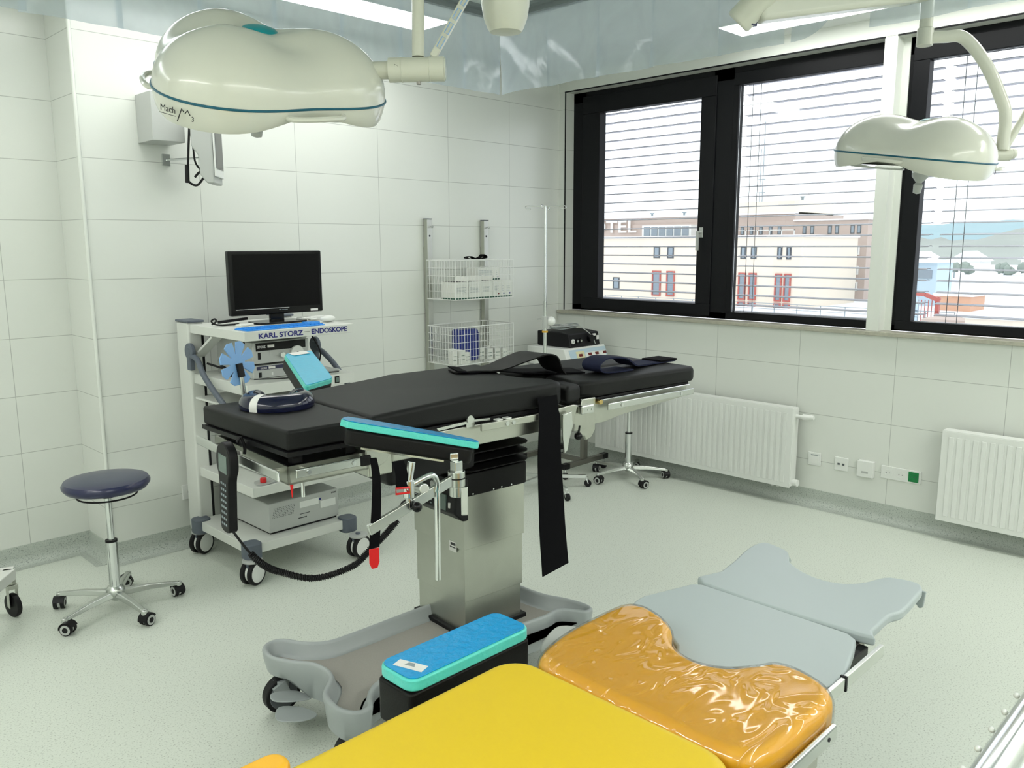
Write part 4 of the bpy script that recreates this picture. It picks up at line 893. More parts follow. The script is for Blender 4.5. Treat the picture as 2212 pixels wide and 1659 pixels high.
obj('leg_bracket', MB().prism([(1.20, 1.04), (1.215, 1.085), (1.29, 1.085), (1.29, .955), (1.27, .93), (1.24, .92), (1.23, .94), (1.20, .945)], .0, .014, Matrix(((1, 0, 0, 0), (0, 0, 1, -.014), (0, 1, 0, 0), (0, 0, 0, 1)))), 'steel', TB, bev=.004)
obj('brass_pin', MB().cyl((1.305, -.03, 1.065), (1.305, .0, 1.065), .010), 'brass', TB, bev=.002)
kn = obj('ball_lever', MB().cyl((1.185, -.03, .99), (1.178, -.032, .962), .004).sph((1.176, -.032, .950), .016), 'black_gl', TB)
for t0 in (.0, .28):
    obj('leg_frame', MB().prism([(1.30, 1.065), (1.30, .975), (1.36, .975), (1.46, .99), (1.88, 1.018), (1.88, 1.065)], t0, t0+.25, Matrix(((1, 0, 0, 0), (0, 0, 1, 0), (0, 1, 0, 0), (0, 0, 0, 1)))), 'steel', TB, bev=.003)
    tb('leg_plate', (1.30, t0+.003, 1.066), (1.90, t0+.247, 1.078), 'black_m', .002)
tb('side_rail', (1.34, -.036, 1.028), (1.89, -.026, 1.055), 'alu', .004)
obj('rail_edge', MB().cyl((1.30, -.006, 1.067), (1.89, -.006, 1.067), .0035, n=8), 'chrome', TB)
for s_ in (1.42, 1.80): obj('rail_screw', MB().cyl((s_, -.0365, 1.041), (s_, -.0385, 1.041), .007), 'chrome', TB); obj('rail_spacer', MB().cyl((s_, -.028, 1.041), (s_, 0, 1.041), .008), 'steel', TB)
obj('crank_rod', MB().cyl((.06, .03, .98), (.06, .03, .925), .006), 'chrome', TB)
obj('red_tag', MB().prism([(-.005, 0), (.005, 0), (.001, -.038), (-.001, -.038)], -.001, .001, frame((.008, -.004, .979), (1, 0, 0), (0, 0, 1))), 'red', TB)
# column
for i, (z0, z1, g) in enumerate(((.20, .36, 0.), (.33, .56, .005), (.54, .80, .010))):
    obj('column_section', MB().box((.772-g, .165-g, z0), (1.055+g, .47+g, z1)), 'steel', TB, bev=.002)
tb('rating_plate', (.7605, .20, .52), (.762, .245, .56), 'label', 0); obj('rating_print', MB().box((.7600, .205, .535), (.7606, .24, .539)).box((.7600, .205, .545), (.7606, .235, .555)), 'ink', TB)
obj('bellows_skirt', MB().prism(rrect(.752, .145, 1.078, .49, .02), .748, .835), 'black', TB, bev=.006)
for s_ in (.80, .90, .94, .99): obj('skirt_stud', MB().sph((s_, .145, .757+.0), .004), 'chrome', TB)
mb = MB(); z = .83
for k in range(3):
    o_ = rrect(.745, .12, 1.085, .50, .06); i_ = rrect(.78, .17, 1.05, .46, .03)
    for a_, b_, za, zb in ((i_, o_, z, z+.018), (o_, i_, z+.022, z+.034)):
        A = [mb.bm.verts.new((p[0], p[1], za)) for p in a_]; B = [mb.bm.verts.new((p[0], p[1], zb)) for p in b_]; n = len(A)
        for j in range(n): mb.bm.faces.new((A[j], A[(j+1) % n], B[(j+1) % n], B[j]))
    A = [mb.bm.verts.new((p[0], p[1], z+.018)) for p in o_]; B = [mb.bm.verts.new((p[0], p[1], z+.022)) for p in o_]
    for j in range(n): mb.bm.faces.new((A[j], A[(j+1) % n], B[(j+1) % n], B[j]))
    z += .034
obj('bellows', mb, 'black', TB)
tb('column_head', (.80, .19, .83), (1.03, .45, .99), 'black_m', .004)
tb('tilt_housing', (.42, .12, .86), (.80, .44, .99), 'black_m', .02)
# control panel on the column
cp = MB().prism([(.70, .70), (.74, .665), (.765, .665), (.765, .83), (.71, .83)], .125, .47, Matrix(((1, 0, 0, 0), (0, 0, 1, 0), (0, 1, 0, 0), (0, 0, 0, 1))))
CPN = obj('control_panel', cp, 'black_m', TB, bev=.008)
for t_ in (.21, .26): obj('connector', MB().cyl((.708, t_, .79), (.696, t_, .79), .014), 'grey_lt', CPN, bev=.002)
obj('panel_screen', MB().box((.699, .18, .705), (.704, .215, .765)), 'lcd', CPN)
obj('panel_lamp', MB().box((.698, .155, .72), (.703, .163, .74)), 'label', CPN)
mb = MB()
for r in range(6):
    for c in range(7): mb.box((.699, .27+c*.024, .712+r*.012), (.7025, .28+c*.024, .716+r*.012))
obj('keypad', mb, 'ink_grey', CPN)
# base
bp_ = [(.12, .08), (.105, .0), (.115, -.06), (.15, -.10), (.20, -.095), (.235, -.04), (.29, .01), (.40, .025), (.62, .03), (.90, .02), (1.06, .01), (1.13, .02), (1.175, -.03), (1.20, -.065), (1.24, -.06), (1.255, -.01), (1.235, .08), (1.20, .16), (1.185, .24), (1.175, .33), (1.13, .39), (1.0, .41), (.70, .41), (.60, .405), (.40, .395), (.31, .40), (.245, .45), (.20, .52), (.15, .535), (.105, .50), (.095, .42), (.135, .34), (.185, .27), (.19, .17)]
bp_ = smooth2d(bp_, 4)
def inset(P, d):
    out = []; n = len(P)
    for i in range(n):
        a, b = V(*P[i-1], 0), V(*P[(i+1) % n], 0); t = (b-a).normalized(); nn = V(-t.y, t.x, 0); out.append((P[i][0]+nn.x*d, P[i][1]+nn.y*d))
    return out
def tray_body(mb, P, zr, zb, zf):
    zlo = lambda p: zb+.062*max(0, min(1, (.19-p[0])/.05))*(1 if p[1] > .3 else .5)+.03*max(0, min(1, (p[0]-1.18)/.05))
    """moulded tray: outer wall, rounded rim, inner wall, floor"""
    prof = [(.035, 0), (.012, .005), (.004, (zb+zr)/2+.03), (0, zr-.010), (.003, zr-.003), (.010, zr), (.016, zr-.003), (.020, zr-.010), (.028, zf+.012), (.040, zf)]
    rows = [[mb.bm.verts.new((*p, z if i_ > 1 else zlo(p)+z)) for p in inset(P, d)] for i_, (d, z) in enumerate(prof)]; n = len(P)
    for A, B in zip(rows, rows[1:]):
        for j in range(n): mb.bm.faces.new((A[j], A[(j+1) % n], B[(j+1) % n], B[j]))
    mb.bm.faces.new(rows[0][::-1]); mb.bm.faces.new(rows[-1])
mb = MB(); tray_body(mb, bp_, .243, .098, .185); BS = obj('base', mb, 'grey_pl', TB, ang=60)
obj('tray_mat', MB().prism(inset(bp_, .044), .186, .1885), 'tray', BS)
obj('column_collar', MB().box((.755, .148, .186), (1.072, .487, .205)), 'black_m', BS, bev=.003)
def bwheel(s_, t_):
    c = V(s_, t_, .068); w_ = obj('castor', MB().cyl(c-V(0, .019, 0), c+V(0, .019, 0), .067, n=36), 'rubber', TB, bev=.005)
    obj('wheel_disc', MB().cyl(c-V(0, .0215, 0), c+V(0, .0215, 0), .053, n=36), 'grey_dk', w_, bev=.003); obj('fork', MB().cyl(c+V(0, 0, .0), c+V(0, 0, .06), .03).bar(c+V(-.02, -.026, .05), c-V(0, .026, .0), .012, .05), 'grey_pl', w_)
for s_, t_ in ((.15, .455), (.17, -.02), (1.19, .0), (1.12, .32)): bwheel(s_, t_)
obj('brake_pedal', MB().prism(smooth2d([(.10, .42), (.17, .38), (.19, .30), (.13, .32), (.08, .37)], 4), .098, .103), 'grey_pl', TB, bev=.002)
obj('brake_pedal', MB().prism(smooth2d([(.09, .35), (.15, .30), (.17, .22), (.11, .22), (.05, .28)], 4), .078, .083), 'grey_pl', TB, bev=.002)
# arm board at the near side with its positioner
ABm = frame((.09, -.175, 1.128), (.315, -.175, -.078), (.50, .80, -.075))
L = .372
AB = thing('arm_board', 'black arm board tilted beside the head end of the black table with clamp and straps', 'arm board', (0, 0, 0)); AB.parent = None
Tm = Matrix.Translation((-3.862, -2.377, 0)) @ Matrix.Rotation(math.radians(-4.2), 4, 'Z')
AB.matrix_world = Tm; 
obj('board', MB().prism(rrect(.0, .0, L, .115, .02), -.012, .036, ABm), 'black', AB, bev=.010)
obj('under_plate', MB().box((.05, .012, -.018), (L-.08, .10, -.012), ABm), 'alu', AB)
P_ = lambda *p: V(*p)
obj('pivot_post', MB().box((.338, -.362, .985), (.366, -.336, 1.06)), 'alu', AB, bev=.003); obj('pivot_collar', MB().cyl((.352, -.349, .985), (.352, -.349, 1.03), .025, n=28).cyl((.352, -.349, .955), (.352, -.349, .985), .021, n=28), 'alu', AB, bev=.002); obj('collar_ring', MB().cyl((.352, -.349, 1.008), (.352, -.349, 1.012), .0255, n=28), 'black_m', AB)
obj('bar', MB().bar((.055, -.352, .921), (.352, -.352, 1.012), .030, .012, (0, 1, 0)), 'alu', AB, bev=.002)
obj('lever', MB().bar((.362, -.372, .985), (.352, -.385, .905), .020, .006), 'alu', AB, bev=.003)
obj('rod', MB().cyl((.276, -.358, .985), (.274, -.358, .724), .0085, n=16), 'chrome', AB)
obj('slide_clamp', MB().cyl((.198, -.35, 1.085), (.186, -.35, 1.03), .011).cyl((.186, -.35, 1.035), (.186, -.35, .985), .016).cyl((.186, -.35, .985), (.184, -.35, .955), .009), 'chrome', AB, bev=.002)
obj('crank', MB().tube([(.195, -.35, 1.018), (.235, -.36, 1.035), (.262, -.36, 1.035), (.275, -.36, 1.012), (.274, -.358, .985)], .0085, n=12, smooth=5), 'chrome', AB)
obj('ball_knob', MB().sph((.197, -.372, .960), .0145), 'black_gl', AB); obj('tightening_knob', MB().cyl((.235, -.355, 1.0), (.25, -.30, .99), .016), 'alu', AB, bev=.004)
obj('support_tube', MB().bar((.352, -.34, 1.07), (.50, -.03, 1.07), .025, .02).bar((.50, -.03, .99), (.50, -.03, 1.07), .028, .02), 'alu', AB, bev=.003)
tb('support_clamp', (.475, -.034, .985), (.53, .0, 1.055), 'steel', .003)
G_ = thing('gel_pad', 'blue-topped mint gel pad lying on the tilted near arm board', 'gel pad', (0, 0, 0)); G_.matrix_world = Tm
gpl = [(-.018, .03), (.0, .006), (.03, .0), (L+.004, .0), (L+.014, .012), (L+.005, .050), (L*.75, .085), (.06, .108), (.0, .100), (-.015, .06)]
obj('side', MB().prism(gpl, .0368, .056, ABm), 'gel_side', G_, bev=.003)
obj('top', MB().prism([(x*.985+.003, y*.94+.003) for x, y in gpl], .0562, .0585, ABm), 'gel_top', G_, bev=.001)
# straps of the near board
st = thing('tie_strap', 'long black strap with red tip hanging below the near arm board', 'strap', (0, 0, 0)); st.matrix_world = Tm
obj('webbing', MB().ribbon([(.085, -.335, 1.112), (.084, -.35, 1.06), (.080, -.352, .98), (.074, -.35, .90), (.071, -.35, .868)], [(.016, -.008, 0), (.022, -.008, 0), (.028, -.006, 0), (.029, -.004, 0)], .003), 'web', st)
obj('tip', MB().prism([(-.014, .0), (.014, .0), (.0145, -.04), (.008, -.056), (-.008, -.056), (-.0145, -.04)], -.0018, .0018, frame((.070, -.35, .866), (1, -.15, 0), (0, 0, 1))), 'red', st, bev=.001, label='red strap tip')
st = thing('tie_strap', 'short black strap with red buckle hanging below the near arm board', 'strap', (0, 0, 0)); st.matrix_world = Tm
obj('webbing', MB().ribbon([(.162, -.335, 1.088), (.162, -.352, 1.06), (.160, -.356, 1.03), (.158, -.358, 1.018)], (.034, -.006, 0), .003), 'web', st)
obj('buckle', MB().tube([(.138, -.36, 1.022), (.178, -.366, 1.018), (.178, -.366, 1.004), (.138, -.36, 1.006)], .0032, n=8, closed=True), 'red', st)
# far arm board
fa = [(.375, .60, 1.155), (.545, .70, 1.155), (.632, 1.045, 1.228), (.49, 1.01, 1.228)]
c = sum((V(*p) for p in fa), V(0, 0, 0))/4
FA = thing('arm_board', 'black arm board raised on the far side of the black table before the cart', 'arm board', (0, 0, 0)); FA.matrix_world = Tm
def slab(P, d0, d1, m, parent, name, bev, shr=0.):
    P = [V(*p) for p in P]; cc = sum(P, V(0, 0, 0))/4; P = [p+(cc-p)*shr for p in P]
    n = (P[1]-P[0]).cross(P[3]-P[0]).normalized(); n = n if n.z > 0 else -n
    out = []
    k = len(P)
    for i in range(k):
        a, b_, d_ = P[i-1], P[i], P[(i+1) % k]; r = .022
        u = b_+(a-b_).normalized()*r; w_ = b_+(d_-b_).normalized()*r
        for j in range(5): t_ = j/4; out.append(u*(1-t_)**2+b_*2*t_*(1-t_)+w_*t_*t_)
    mb = MB(); A = [mb.bm.verts.new(p+n*d0) for p in out]; B = [mb.bm.verts.new(p+n*d1) for p in out]; N = len(out)
    mb.bm.faces.new(A[::-1]); mb.bm.faces.new(B)
    for i in range(N): mb.bm.faces.new((A[i], A[(i+1) % N], B[(i+1) % N], B[i]))
    return obj(name, mb, m, parent, bev=bev)
slab(fa, -.065, -.022, 'black', FA, 'board', .008)
obj('clamp', MB().box((.42, .50, 1.0), (.46, .66, 1.03)).cyl((.45, .66, 1.0), (.47, .68, 1.10), .014), 'alu', FA)
G_ = thing('gel_pad', 'cyan gel pad with a white label on the raised far arm board', 'gel pad', (0, 0, 0)); G_.matrix_world = Tm
slab(fa, -.0215, -.002, 'gel_side', G_, 'side', .003); slab(fa, -.0018, .0008, 'gel_cyan', G_, 'top', .0008, .03)
fn_ = (V(*fa[1])-V(*fa[0])).cross(V(*fa[3])-V(*fa[0])).normalized(); lp = V(*fa[3]).lerp(V(*fa[2]), .5)*.93+V(*fa[0]).lerp(V(*fa[1]), .5)*.07
obj('label_patch', MB().prism([(-.045, -.018), (.045, -.018), (.045, .018), (-.045, .018)], .002, .0026, frame(tuple(lp), tuple(V(*fa[2])-V(*fa[3])), tuple(V(*fa[3])-V(*fa[0])))), 'label', G_)
# horseshoe gel ring
HR = thing('head_ring', 'navy horseshoe gel head ring with a white band on the head cushion', 'head ring', (0, 0, 0)); HR.matrix_world = Tm
cx, cy = .152, .375; op = math.radians(62)
angs = [op+math.radians(38)+(2*PI-math.radians(76))*i/40 for i in range(41)]
def hring(R, r, z, flat, a0=0, a1=40):
    mb = MB(); rows = []
    for k in range(a0, a1+1):
        a = angs[k]; e = min(1, (min(k, 40-k)+.6)/3.5); rr = r*math.sqrt(max(.04, 1-(1-e)**2)); d = V(math.cos(a), math.sin(a), 0)
        rows.append([mb.bm.verts.new(V(cx, cy, z)+d*(R+rr*math.cos(b))+V(0, 0, max(-.012, rr*flat*math.sin(b)))) for b in [2*PI*j/20 for j in range(20)]])
    for A, B in zip(rows, rows[1:]):
        for j in range(20): mb.bm.faces.new((A[j], A[(j+1) % 20], B[(j+1) % 20], B[j]))
    mb.bm.faces.new(rows[0][::-1]); mb.bm.faces.new(rows[-1]); return mb
obj('ring', hring(.080, .043, 1.1535, .90), 'gel_navy', HR, ang=70)
ti = min(range(41), key=lambda k: abs(((angs[k]-math.radians(203)+PI) % (2*PI))-PI))
obj('band', hring(.080, .0438, 1.1535, .90, ti-1, ti+1), 'label', HR, ang=70)
# blue star disc on a rod
FN = thing('star_holder', 'light blue star-shaped plastic holder on a steel rod behind the head cushion', 'holder', (0, 0, 0)); FN.matrix_world = Tm
fc = V(.125, .62, 1.262); tocam = V(-1.05, -2.2, 1.67)-fc; tocam.normalize()
fm = frame(tuple(fc), tuple(V(0, 0, 1).cross(tocam)), tuple(tocam.cross(V(0, 0, 1).cross(tocam)))) @ Matrix.Rotation(.75, 4, 'Y')
pts = []
for k in range(8):
    a0 = 2*PI*k/8+.2; 
    for da, r in ((.04, .034), (.05, .050), (.07, .076), (.35, .081), (.60, .076), (.66, .050 if k % 3 else .034), (.70, .034)):
        pts.append((r*math.cos(a0+da*1.05), r*math.sin(a0+da*1.05)))
obj('star_disc', MB().prism(pts, -.003, .003, fm), 'blue_lt', FN, bev=.0015)
obj('rod', MB().cyl((.15, .60, 1.0), (.128, .61, 1.25), .009, n=16), 'alu', FN); obj('rod_sleeve', MB().cyl((.133, .605, 1.215), (.127, .611, 1.262), .012, n=16), 'rubber', FN); obj('rod_foot', MB().box((.12, .53, .995), (.18, .62, 1.02)), 'steel', FN, bev=.003)
# handset and coiled cable
HS = thing('hand_control', 'black table handset with small screen hanging from the head end rail', 'remote control', (0, 0, 0)); HS.matrix_world = Tm
hm = frame((-.058, .262, 1.03), (0, -1, 0), (0, .0, 1)) @ Matrix.Rotation(math.radians(-4), 4, 'Z')
op_ = [(-.036, .03), (-.052, .0), (-.052, -.04), (-.036, -.08), (-.032, -.20), (-.028, -.245), (.028, -.245), (.032, -.20), (.036, -.08), (.052, -.04), (.052, .0), (.036, .03), (.0, .045)]
obj('casing', MB().prism(smooth2d(op_, 3), -.0, .030, hm), 'black_m', HS, bev=.006)
obj('screen', MB().box((-.030, -.052, .030), (.030, .005, .0312), hm), 'lcd', HS)
mb = MB()
for r in range(8):
    for c_ in range(3): mb.box((-.019+c_*.015, -.225+r*.019, .030), (-.010+c_*.015, -.218+r*.019, .0312), hm)
obj('keypad', mb, 'ink_grey', HS); obj('hook', MB().tube([(-.045, .248, 1.07), (-.033, .248, 1.085), (-.022, .248, 1.05), (-.024, .248, 1.03)], .005, smooth=4), 'black_m', HS)
CBL = thing('coiled_cable', 'long black coiled cable sagging from the handset to the table column', 'cable', (0, 0, 0)); CBL.matrix_world = Tm
pp = catmull([V(-.078, .25, .795), V(-.035, .24, .72), V(.0, .225, .672), V(.053, .22, .632), V(.167, .19, .586), V(.29, .16, .603), V(.352, .14, .655), V(.405, .125, .70), V(.45, .12, .74)], 10)
obj('core', MB().tube(pp[12:], .0085, n=8), 'rubber', CBL)
hel = []; acc = 0
for i in range(12, len(pp)-1):
    a_, b_ = pp[i], pp[i+1]; t_ = (b_-a_).normalized(); x_ = t_.cross(V(0, 1, 0)).normalized(); y_ = t_.cross(x_)
    for j in range(12): f = j/12; acc += (b_-a_).length/12; w_ = acc/.0062*2*PI; hel.append(a_.lerp(b_, f)+x_*math.cos(w_)*.0105+y_*math.sin(w_)*.0105)
obj('coil', MB().tube(hel, .0022, n=4), 'rubber', CBL)
obj('lead', MB().tube(pp[:14], .004, n=8), 'rubber', CBL); obj('lead', MB().tube([pp[-2], V(.46, .12, .78), V(.49, .13, .80), V(.60, .16, .80), V(.70, .21, .79)], .0035, smooth=6), 'rubber', CBL)
# wide strap hanging at the near side and belt heap over the pads
WS = thing('body_strap', 'wide black body strap hanging from the near table rail almost to knee height', 'strap', (0, 0, 0)); WS.matrix_world = Tm
obj('webbing', MB().ribbon([(1.008, -.034, 1.125), (1.008, -.040, 1.10), (1.008, -.044, 1.07), (1.008, -.05, 1.03), (1.005, -.052, .90), (1.012, -.055, .75), (1.02, -.055, .62), (1.04, -.052, .455)], [(.10, 0, 0), (.096, 0, 0), (.098, 0, 0), (.105, 0, 0), (.115, 0, 0), (.125, 0, 0), (.130, 0, 0.012), (.135, 0, .02)], .004), 'web', WS)
BH = thing('body_belt', 'black belt folded in a raised loop across the middle of the black table', 'belt', (0, 0, 0)); BH.matrix_world = Tm
obj('flap', MB().ribbon([(.93, .44, 1.172), (1.0, .42, 1.175), (1.08, .36, 1.18), (1.15, .30, 1.215), (1.215, .26, 1.238), (1.26, .24, 1.225), (1.285, .23, 1.178), (1.30, .215, 1.158)], [(.02, .07, 0), (.03, .14, 0.0), (.04, .18, .0), (.04, .17, -.02), (.03, .14, 0)], .005), 'black', BH)
obj('band', MB().ribbon([(.95, .46, 1.178), (.97, .44, 1.176), (1.0, .42, 1.172), (1.10, .40, 1.17), (1.22, .34, 1.155), (1.36, .27, 1.151), (1.43, .22, 1.150)], (.05, .13, 0), .005), 'web', BH)
B2 = thing('leg_belt', 'dark blue-black belt with a rolled loop lying along the leg cushions', 'belt', (0, 0, 0)); B2.matrix_world = Tm
obj('webbing', MB().ribbon([(1.98, .19, 1.150), (1.85, .18, 1.152), (1.72, .16, 1.156), (1.65, .14, 1.165), (1.58, .135, 1.200), (1.47, .13, 1.212), (1.415, .13, 1.190), (1.43, .13, 1.160), (1.50, .13, 1.151), (1.62, .13, 1.150)], (.0, .10, 0), .006), 'web_blue', B2)
obj('end_tab', MB().box((1.86, .13, 1.153), (1.98, .24, 1.162)), 'web', B2, bev=.003)

# ------------------------------------------------------------------ yellow examination table in the foreground (parallel to the walls)
YT = thing('examination_table', 'yellow padded operating table with grey extension plates in the foreground', 'operating table', (-4.2, -3.65, 0)); oy = V(-4.2, -3.65, 0)
def sh(P): return [(x-oy.x, y-oy.y) for x, y in P]
pad('seat_cushion', sh(rrect(-4.97, -3.905, -3.928, -3.372, .075, 8)), .758, .844, 'yellow', YT, .030, 6)
op1 = [(-3.905, -3.425), (-3.865, -3.39), (-3.76, -3.368), (-3.62, -3.366), (-3.56, -3.376), (-3.535, -3.41), (-3.545, -3.465), (-3.58, -3.522), (-3.62, -3.548), (-3.66, -3.593), (-3.675, -3.648), (-3.655, -3.70), (-3.607, -3.738), (-3.57, -3.76), (-3.558, -3.795), (-3.563, -3.837), (-3.586, -3.885), (-3.63, -3.912), (-3.717, -3.918), (-3.85, -3.912), (-3.90, -3.89), (-3.918, -3.84), (-3.918, -3.64), (-3.916, -3.5)]
op1 = smooth2d(op1, 4)
pad('neck_cushion', sh(op1), .755, .832, 'orange', YT, .026, 6, label='orange-yellow cushion with round cutout')
def dome_shell(P, z0, z1, r, n=6):
    """closed shell following a rounded cushion, a little larger than it"""
    mb = MB(); rows = [[mb.bm.verts.new((*p, z0)) for p in P]]
    for i in range(n+1):
        a = PI/2*i/n; rows.append([mb.bm.verts.new((*p, z1-r+r*math.sin(a))) for p in inset(P, r*(1-math.cos(a)))])
    N = len(P)
    for A, B in zip(rows, rows[1:]):
        for j in range(N): mb.bm.faces.new((A[j], A[(j+1) % N], B[(j+1) % N], B[j]))
    mb.bm.faces.new(rows[-1])
    return mb
ccw = lambda P: P if sum(P[i-1][0]*P[i][1]-P[i][0]*P[i-1][1] for i in range(len(P))) > 0 else P[::-1]
obj('plastic_wrap', dome_shell(inset(ccw(sh(op1)), -.004), .75, .8365, .029), 'wrap', YT, ang=80, label='crumpled clear plastic wrapping')
yb = lambda name, lo, hi, m, bev=.003, label=None: obj(name, MB().box(V(*lo)-oy, V(*hi)-oy), m, YT, bev=bev, label=label)
yb('seat_plate', (-4.95, -3.89, .742), (-3.93, -3.40, .757), 'black_m'); yb('neck_plate', (-3.90, -3.885, .738), (-3.60, -3.40, .754), 'black_m')
p1 = [(-3.70, -3.48), (-3.60, -3.36), (-3.50, -3.33), (-3.435, -3.318), (-3.40, -3.317), (-3.25, -3.363), (-3.232, -3.385), (-3.24, -3.78), (-3.258, -3.806), (-3.31, -3.823), (-3.43, -3.855), (-3.477, -3.86), (-3.53, -3.845), (-3.60, -3.80), (-3.70, -3.75)]
p1 = [(-3.535, -3.345), (-3.435, -3.318), (-3.40, -3.317), (-3.25, -3.363), (-3.232, -3.385), (-3.24, -3.78), (-3.258, -3.806), (-3.31, -3.823), (-3.43, -3.855), (-3.49, -3.858), (-3.535, -3.84), (-3.545, -3.78), (-3.60, -3.73), (-3.655, -3.68), (-3.665, -3.645), (-3.65, -3.60), (-3.61, -3.555), (-3.57, -3.53), (-3.53, -3.475), (-3.515, -3.40)]
pad('extension_plate', sh(p1), .757, .782, 'grey_plate', YT, .008, 4)
p2 = [(-3.224, -3.38), (-3.12, -3.372), (-3.015, -3.357), (-2.93, -3.34), (-2.86, -3.336), (-2.825, -3.35), (-2.83, -3.39), (-2.852, -3.438), (-2.918, -3.475), (-2.965, -3.54), (-2.98, -3.60), (-2.965, -3.65), (-2.92, -3.685), (-2.86, -3.705), (-2.832, -3.73), (-2.823, -3.786), (-2.85, -3.81), (-2.90, -3.818), (-3.026, -3.826), (-3.08, -3.812), (-3.19, -3.815), (-3.226, -3.80)]
pad('head_plate', sh(smooth2d(p2, 3)), .757, .782, 'grey_plate', YT, .008, 4)
obj('plate_lip', MB().tube([V(-2.835, -3.35, .758)-oy, V(-2.835, -3.40, .755)-oy, V(-2.86, -3.44, .756)-oy], .012, smooth=4), 'grey_plate', YT)
obj('plate_lip', MB().prism([(-.03, 0), (.03, 0), (.025, -.045), (.015, -.05), (-.01, -.02)], -.004, .004, frame(V(-2.830, -3.785, .765)-oy, (0, -1, 0), (0, 0, 1))), 'grey_plate', YT, bev=.003)
yb('plate_hinge', (-3.30, -3.80, .70), (-3.19, -3.75, .757), 'steel_dk'); yb('plate_carrier', (-3.56, -3.82, .70), (-3.22, -3.77, .755), 'black_m'); yb('plate_carrier', (-3.56, -3.42, .70), (-3.22, -3.37, .755), 'black_m')
yb('side_rail', (-3.66, -3.868, .762), (-3.26, -3.858, .79), 'alu', .002); yb('rail_joint', (-3.462, -3.870, .760), (-3.456, -3.856, .792), 'black_m', 0)
yb('side_rail', (-4.9, -3.935, .770), (-3.655, -3.923, .802), 'alu', .005)
obj('rail_bolt', MB().cyl(V(-3.71, -3.925, .785)-oy, V(-3.71, -3.87, .785)-oy, .010), 'chrome', YT, bev=.001)
obj('rail_hole', MB().cyl(V(-3.69, -3.934, .786)-oy, V(-3.69, -3.9362, .786)-oy, .004), 'ink', YT)
obj('hinge_cap', MB().cyl(V(-3.92, -3.90, .81)-oy, V(-3.92, -3.925, .81)-oy, .016), 'chrome', YT, bev=.002)
yb('under_frame', (-4.90, -3.88, .66), (-3.60, -3.42, .741), 'steel', .006)
yb('column', (-4.25, -3.83, .16), (-3.85, -3.47, .665), 'steel', .004); yb('side_panel', (-3.84, -3.868, .50), (-3.60, -3.855, .745), 'grey_lt', .004)
obj('base', MB().prism(sh(rrect(-4.75, -3.88, -3.70, -3.42, .08)), .07, .17), 'grey_pl', YT, bev=.02)
for x, y in ((-4.65, -3.82), (-4.65, -3.48), (-3.80, -3.82), (-3.80, -3.48)):
    c = V(x, y, .045)-oy; obj('castor', MB().cyl(c-V(0, .014, 0), c+V(0, .014, 0), .0445, n=24).cyl(c, c+V(0, 0, .03), .012), 'rubber', YT, bev=.004)
yb('far_side_rail', (-4.9, -3.335, .69), (-3.93, -3.32, .715), 'navy', .003)
for x in (-4.7, -4.05): yb('rail_spacer', (x, -3.42, .695), (x+.03, -3.33, .71), 'steel')
pad('side_cushion', sh(rrect(-4.70, -3.375, -4.44, -3.315, .028)), .80, .838, 'orange', YT, .012, 4, label='narrow orange-yellow cushion at the far left edge'); yb('side_cushion_bracket', (-4.62, -3.36, .70), (-4.52, -3.33, .80), 'black_m')
obj('whitish_guard', MB().prism(sh(smooth2d([(-3.70, -3.25), (-3.63, -3.235), (-3.60, -3.30), (-3.64, -3.36), (-3.76, -3.36), (-3.76, -3.29)], 4)), .735, .752), 'grey_lt', YT, bev=.006).name = 'side_guard'
# arm board and gel pad of the yellow table
NB = thing('arm_board', 'thick black arm board beside the far edge of the yellow table', 'arm board', (-4.02, -3.30, .71)); on = V(-4.02, -3.30, .71)
obj('board', MB().prism([(x-on.x, y-on.y) for x, y in rrect(-4.146, -3.300, -3.806, -3.190, .012)], 0, .092), 'black', NB, bev=.006)
obj('clamp_tongue', MB().prism([(x-on.x, y-on.y) for x, y in smooth2d([(-4.20, -3.24), (-4.19, -3.20), (-4.10, -3.20), (-4.07, -3.23), (-4.07, -3.28), (-4.13, -3.30)], 4)], -.035, -.02), 'grey_lt', NB, bev=.004); obj('tongue_knob', MB().cyl((-.115, .062, -.02), (-.115, .062, -.014), .013), 'grey_dk', NB); obj('post', MB().box((-.08, -.03, -.03), (-.04, .0, .0)), 'alu', NB)
G_ = thing('gel_pad', 'long blue-topped gel pad with printed label beside the yellow table', 'gel pad', (-4.0, -3.295, .8035)); og = V(-4.0, -3.295, .8035)
gp = rrect(-4.144, -3.303, -3.803, -3.186, .028)
gp = [(x+(.010 if x < -4 else 0)*0, y) for x, y in gp]
obj('side', MB().prism([(x-og.x, y-og.y) for x, y in gp], 0, .026), 'gel_side', G_, bev=.005)
obj('top', MB().prism([(x-og.x, y-og.y) for x, y in inset(ccw(gp), .005)], .0262, .0285), 'gel_top', G_, bev=.001)
obj('label_patch', MB().prism([(-.034, -.013), (.034, -.013), (.034, .013), (-.034, .013)], .0287, .0292, Matrix.Translation((-.105, .045, 0)) @ Matrix.Rotation(-1.25, 4, 'Z')), 'label', G_)
obj('emblem', MB().prism([(-.012, -.006), (.012, -.006), (.006, .006), (-.008, .005)], .0293, .0297, Matrix.Translation((-.102, .047, 0)) @ Matrix.Rotation(-1.25, 4, 'Z')), 'ink_grey', G_)

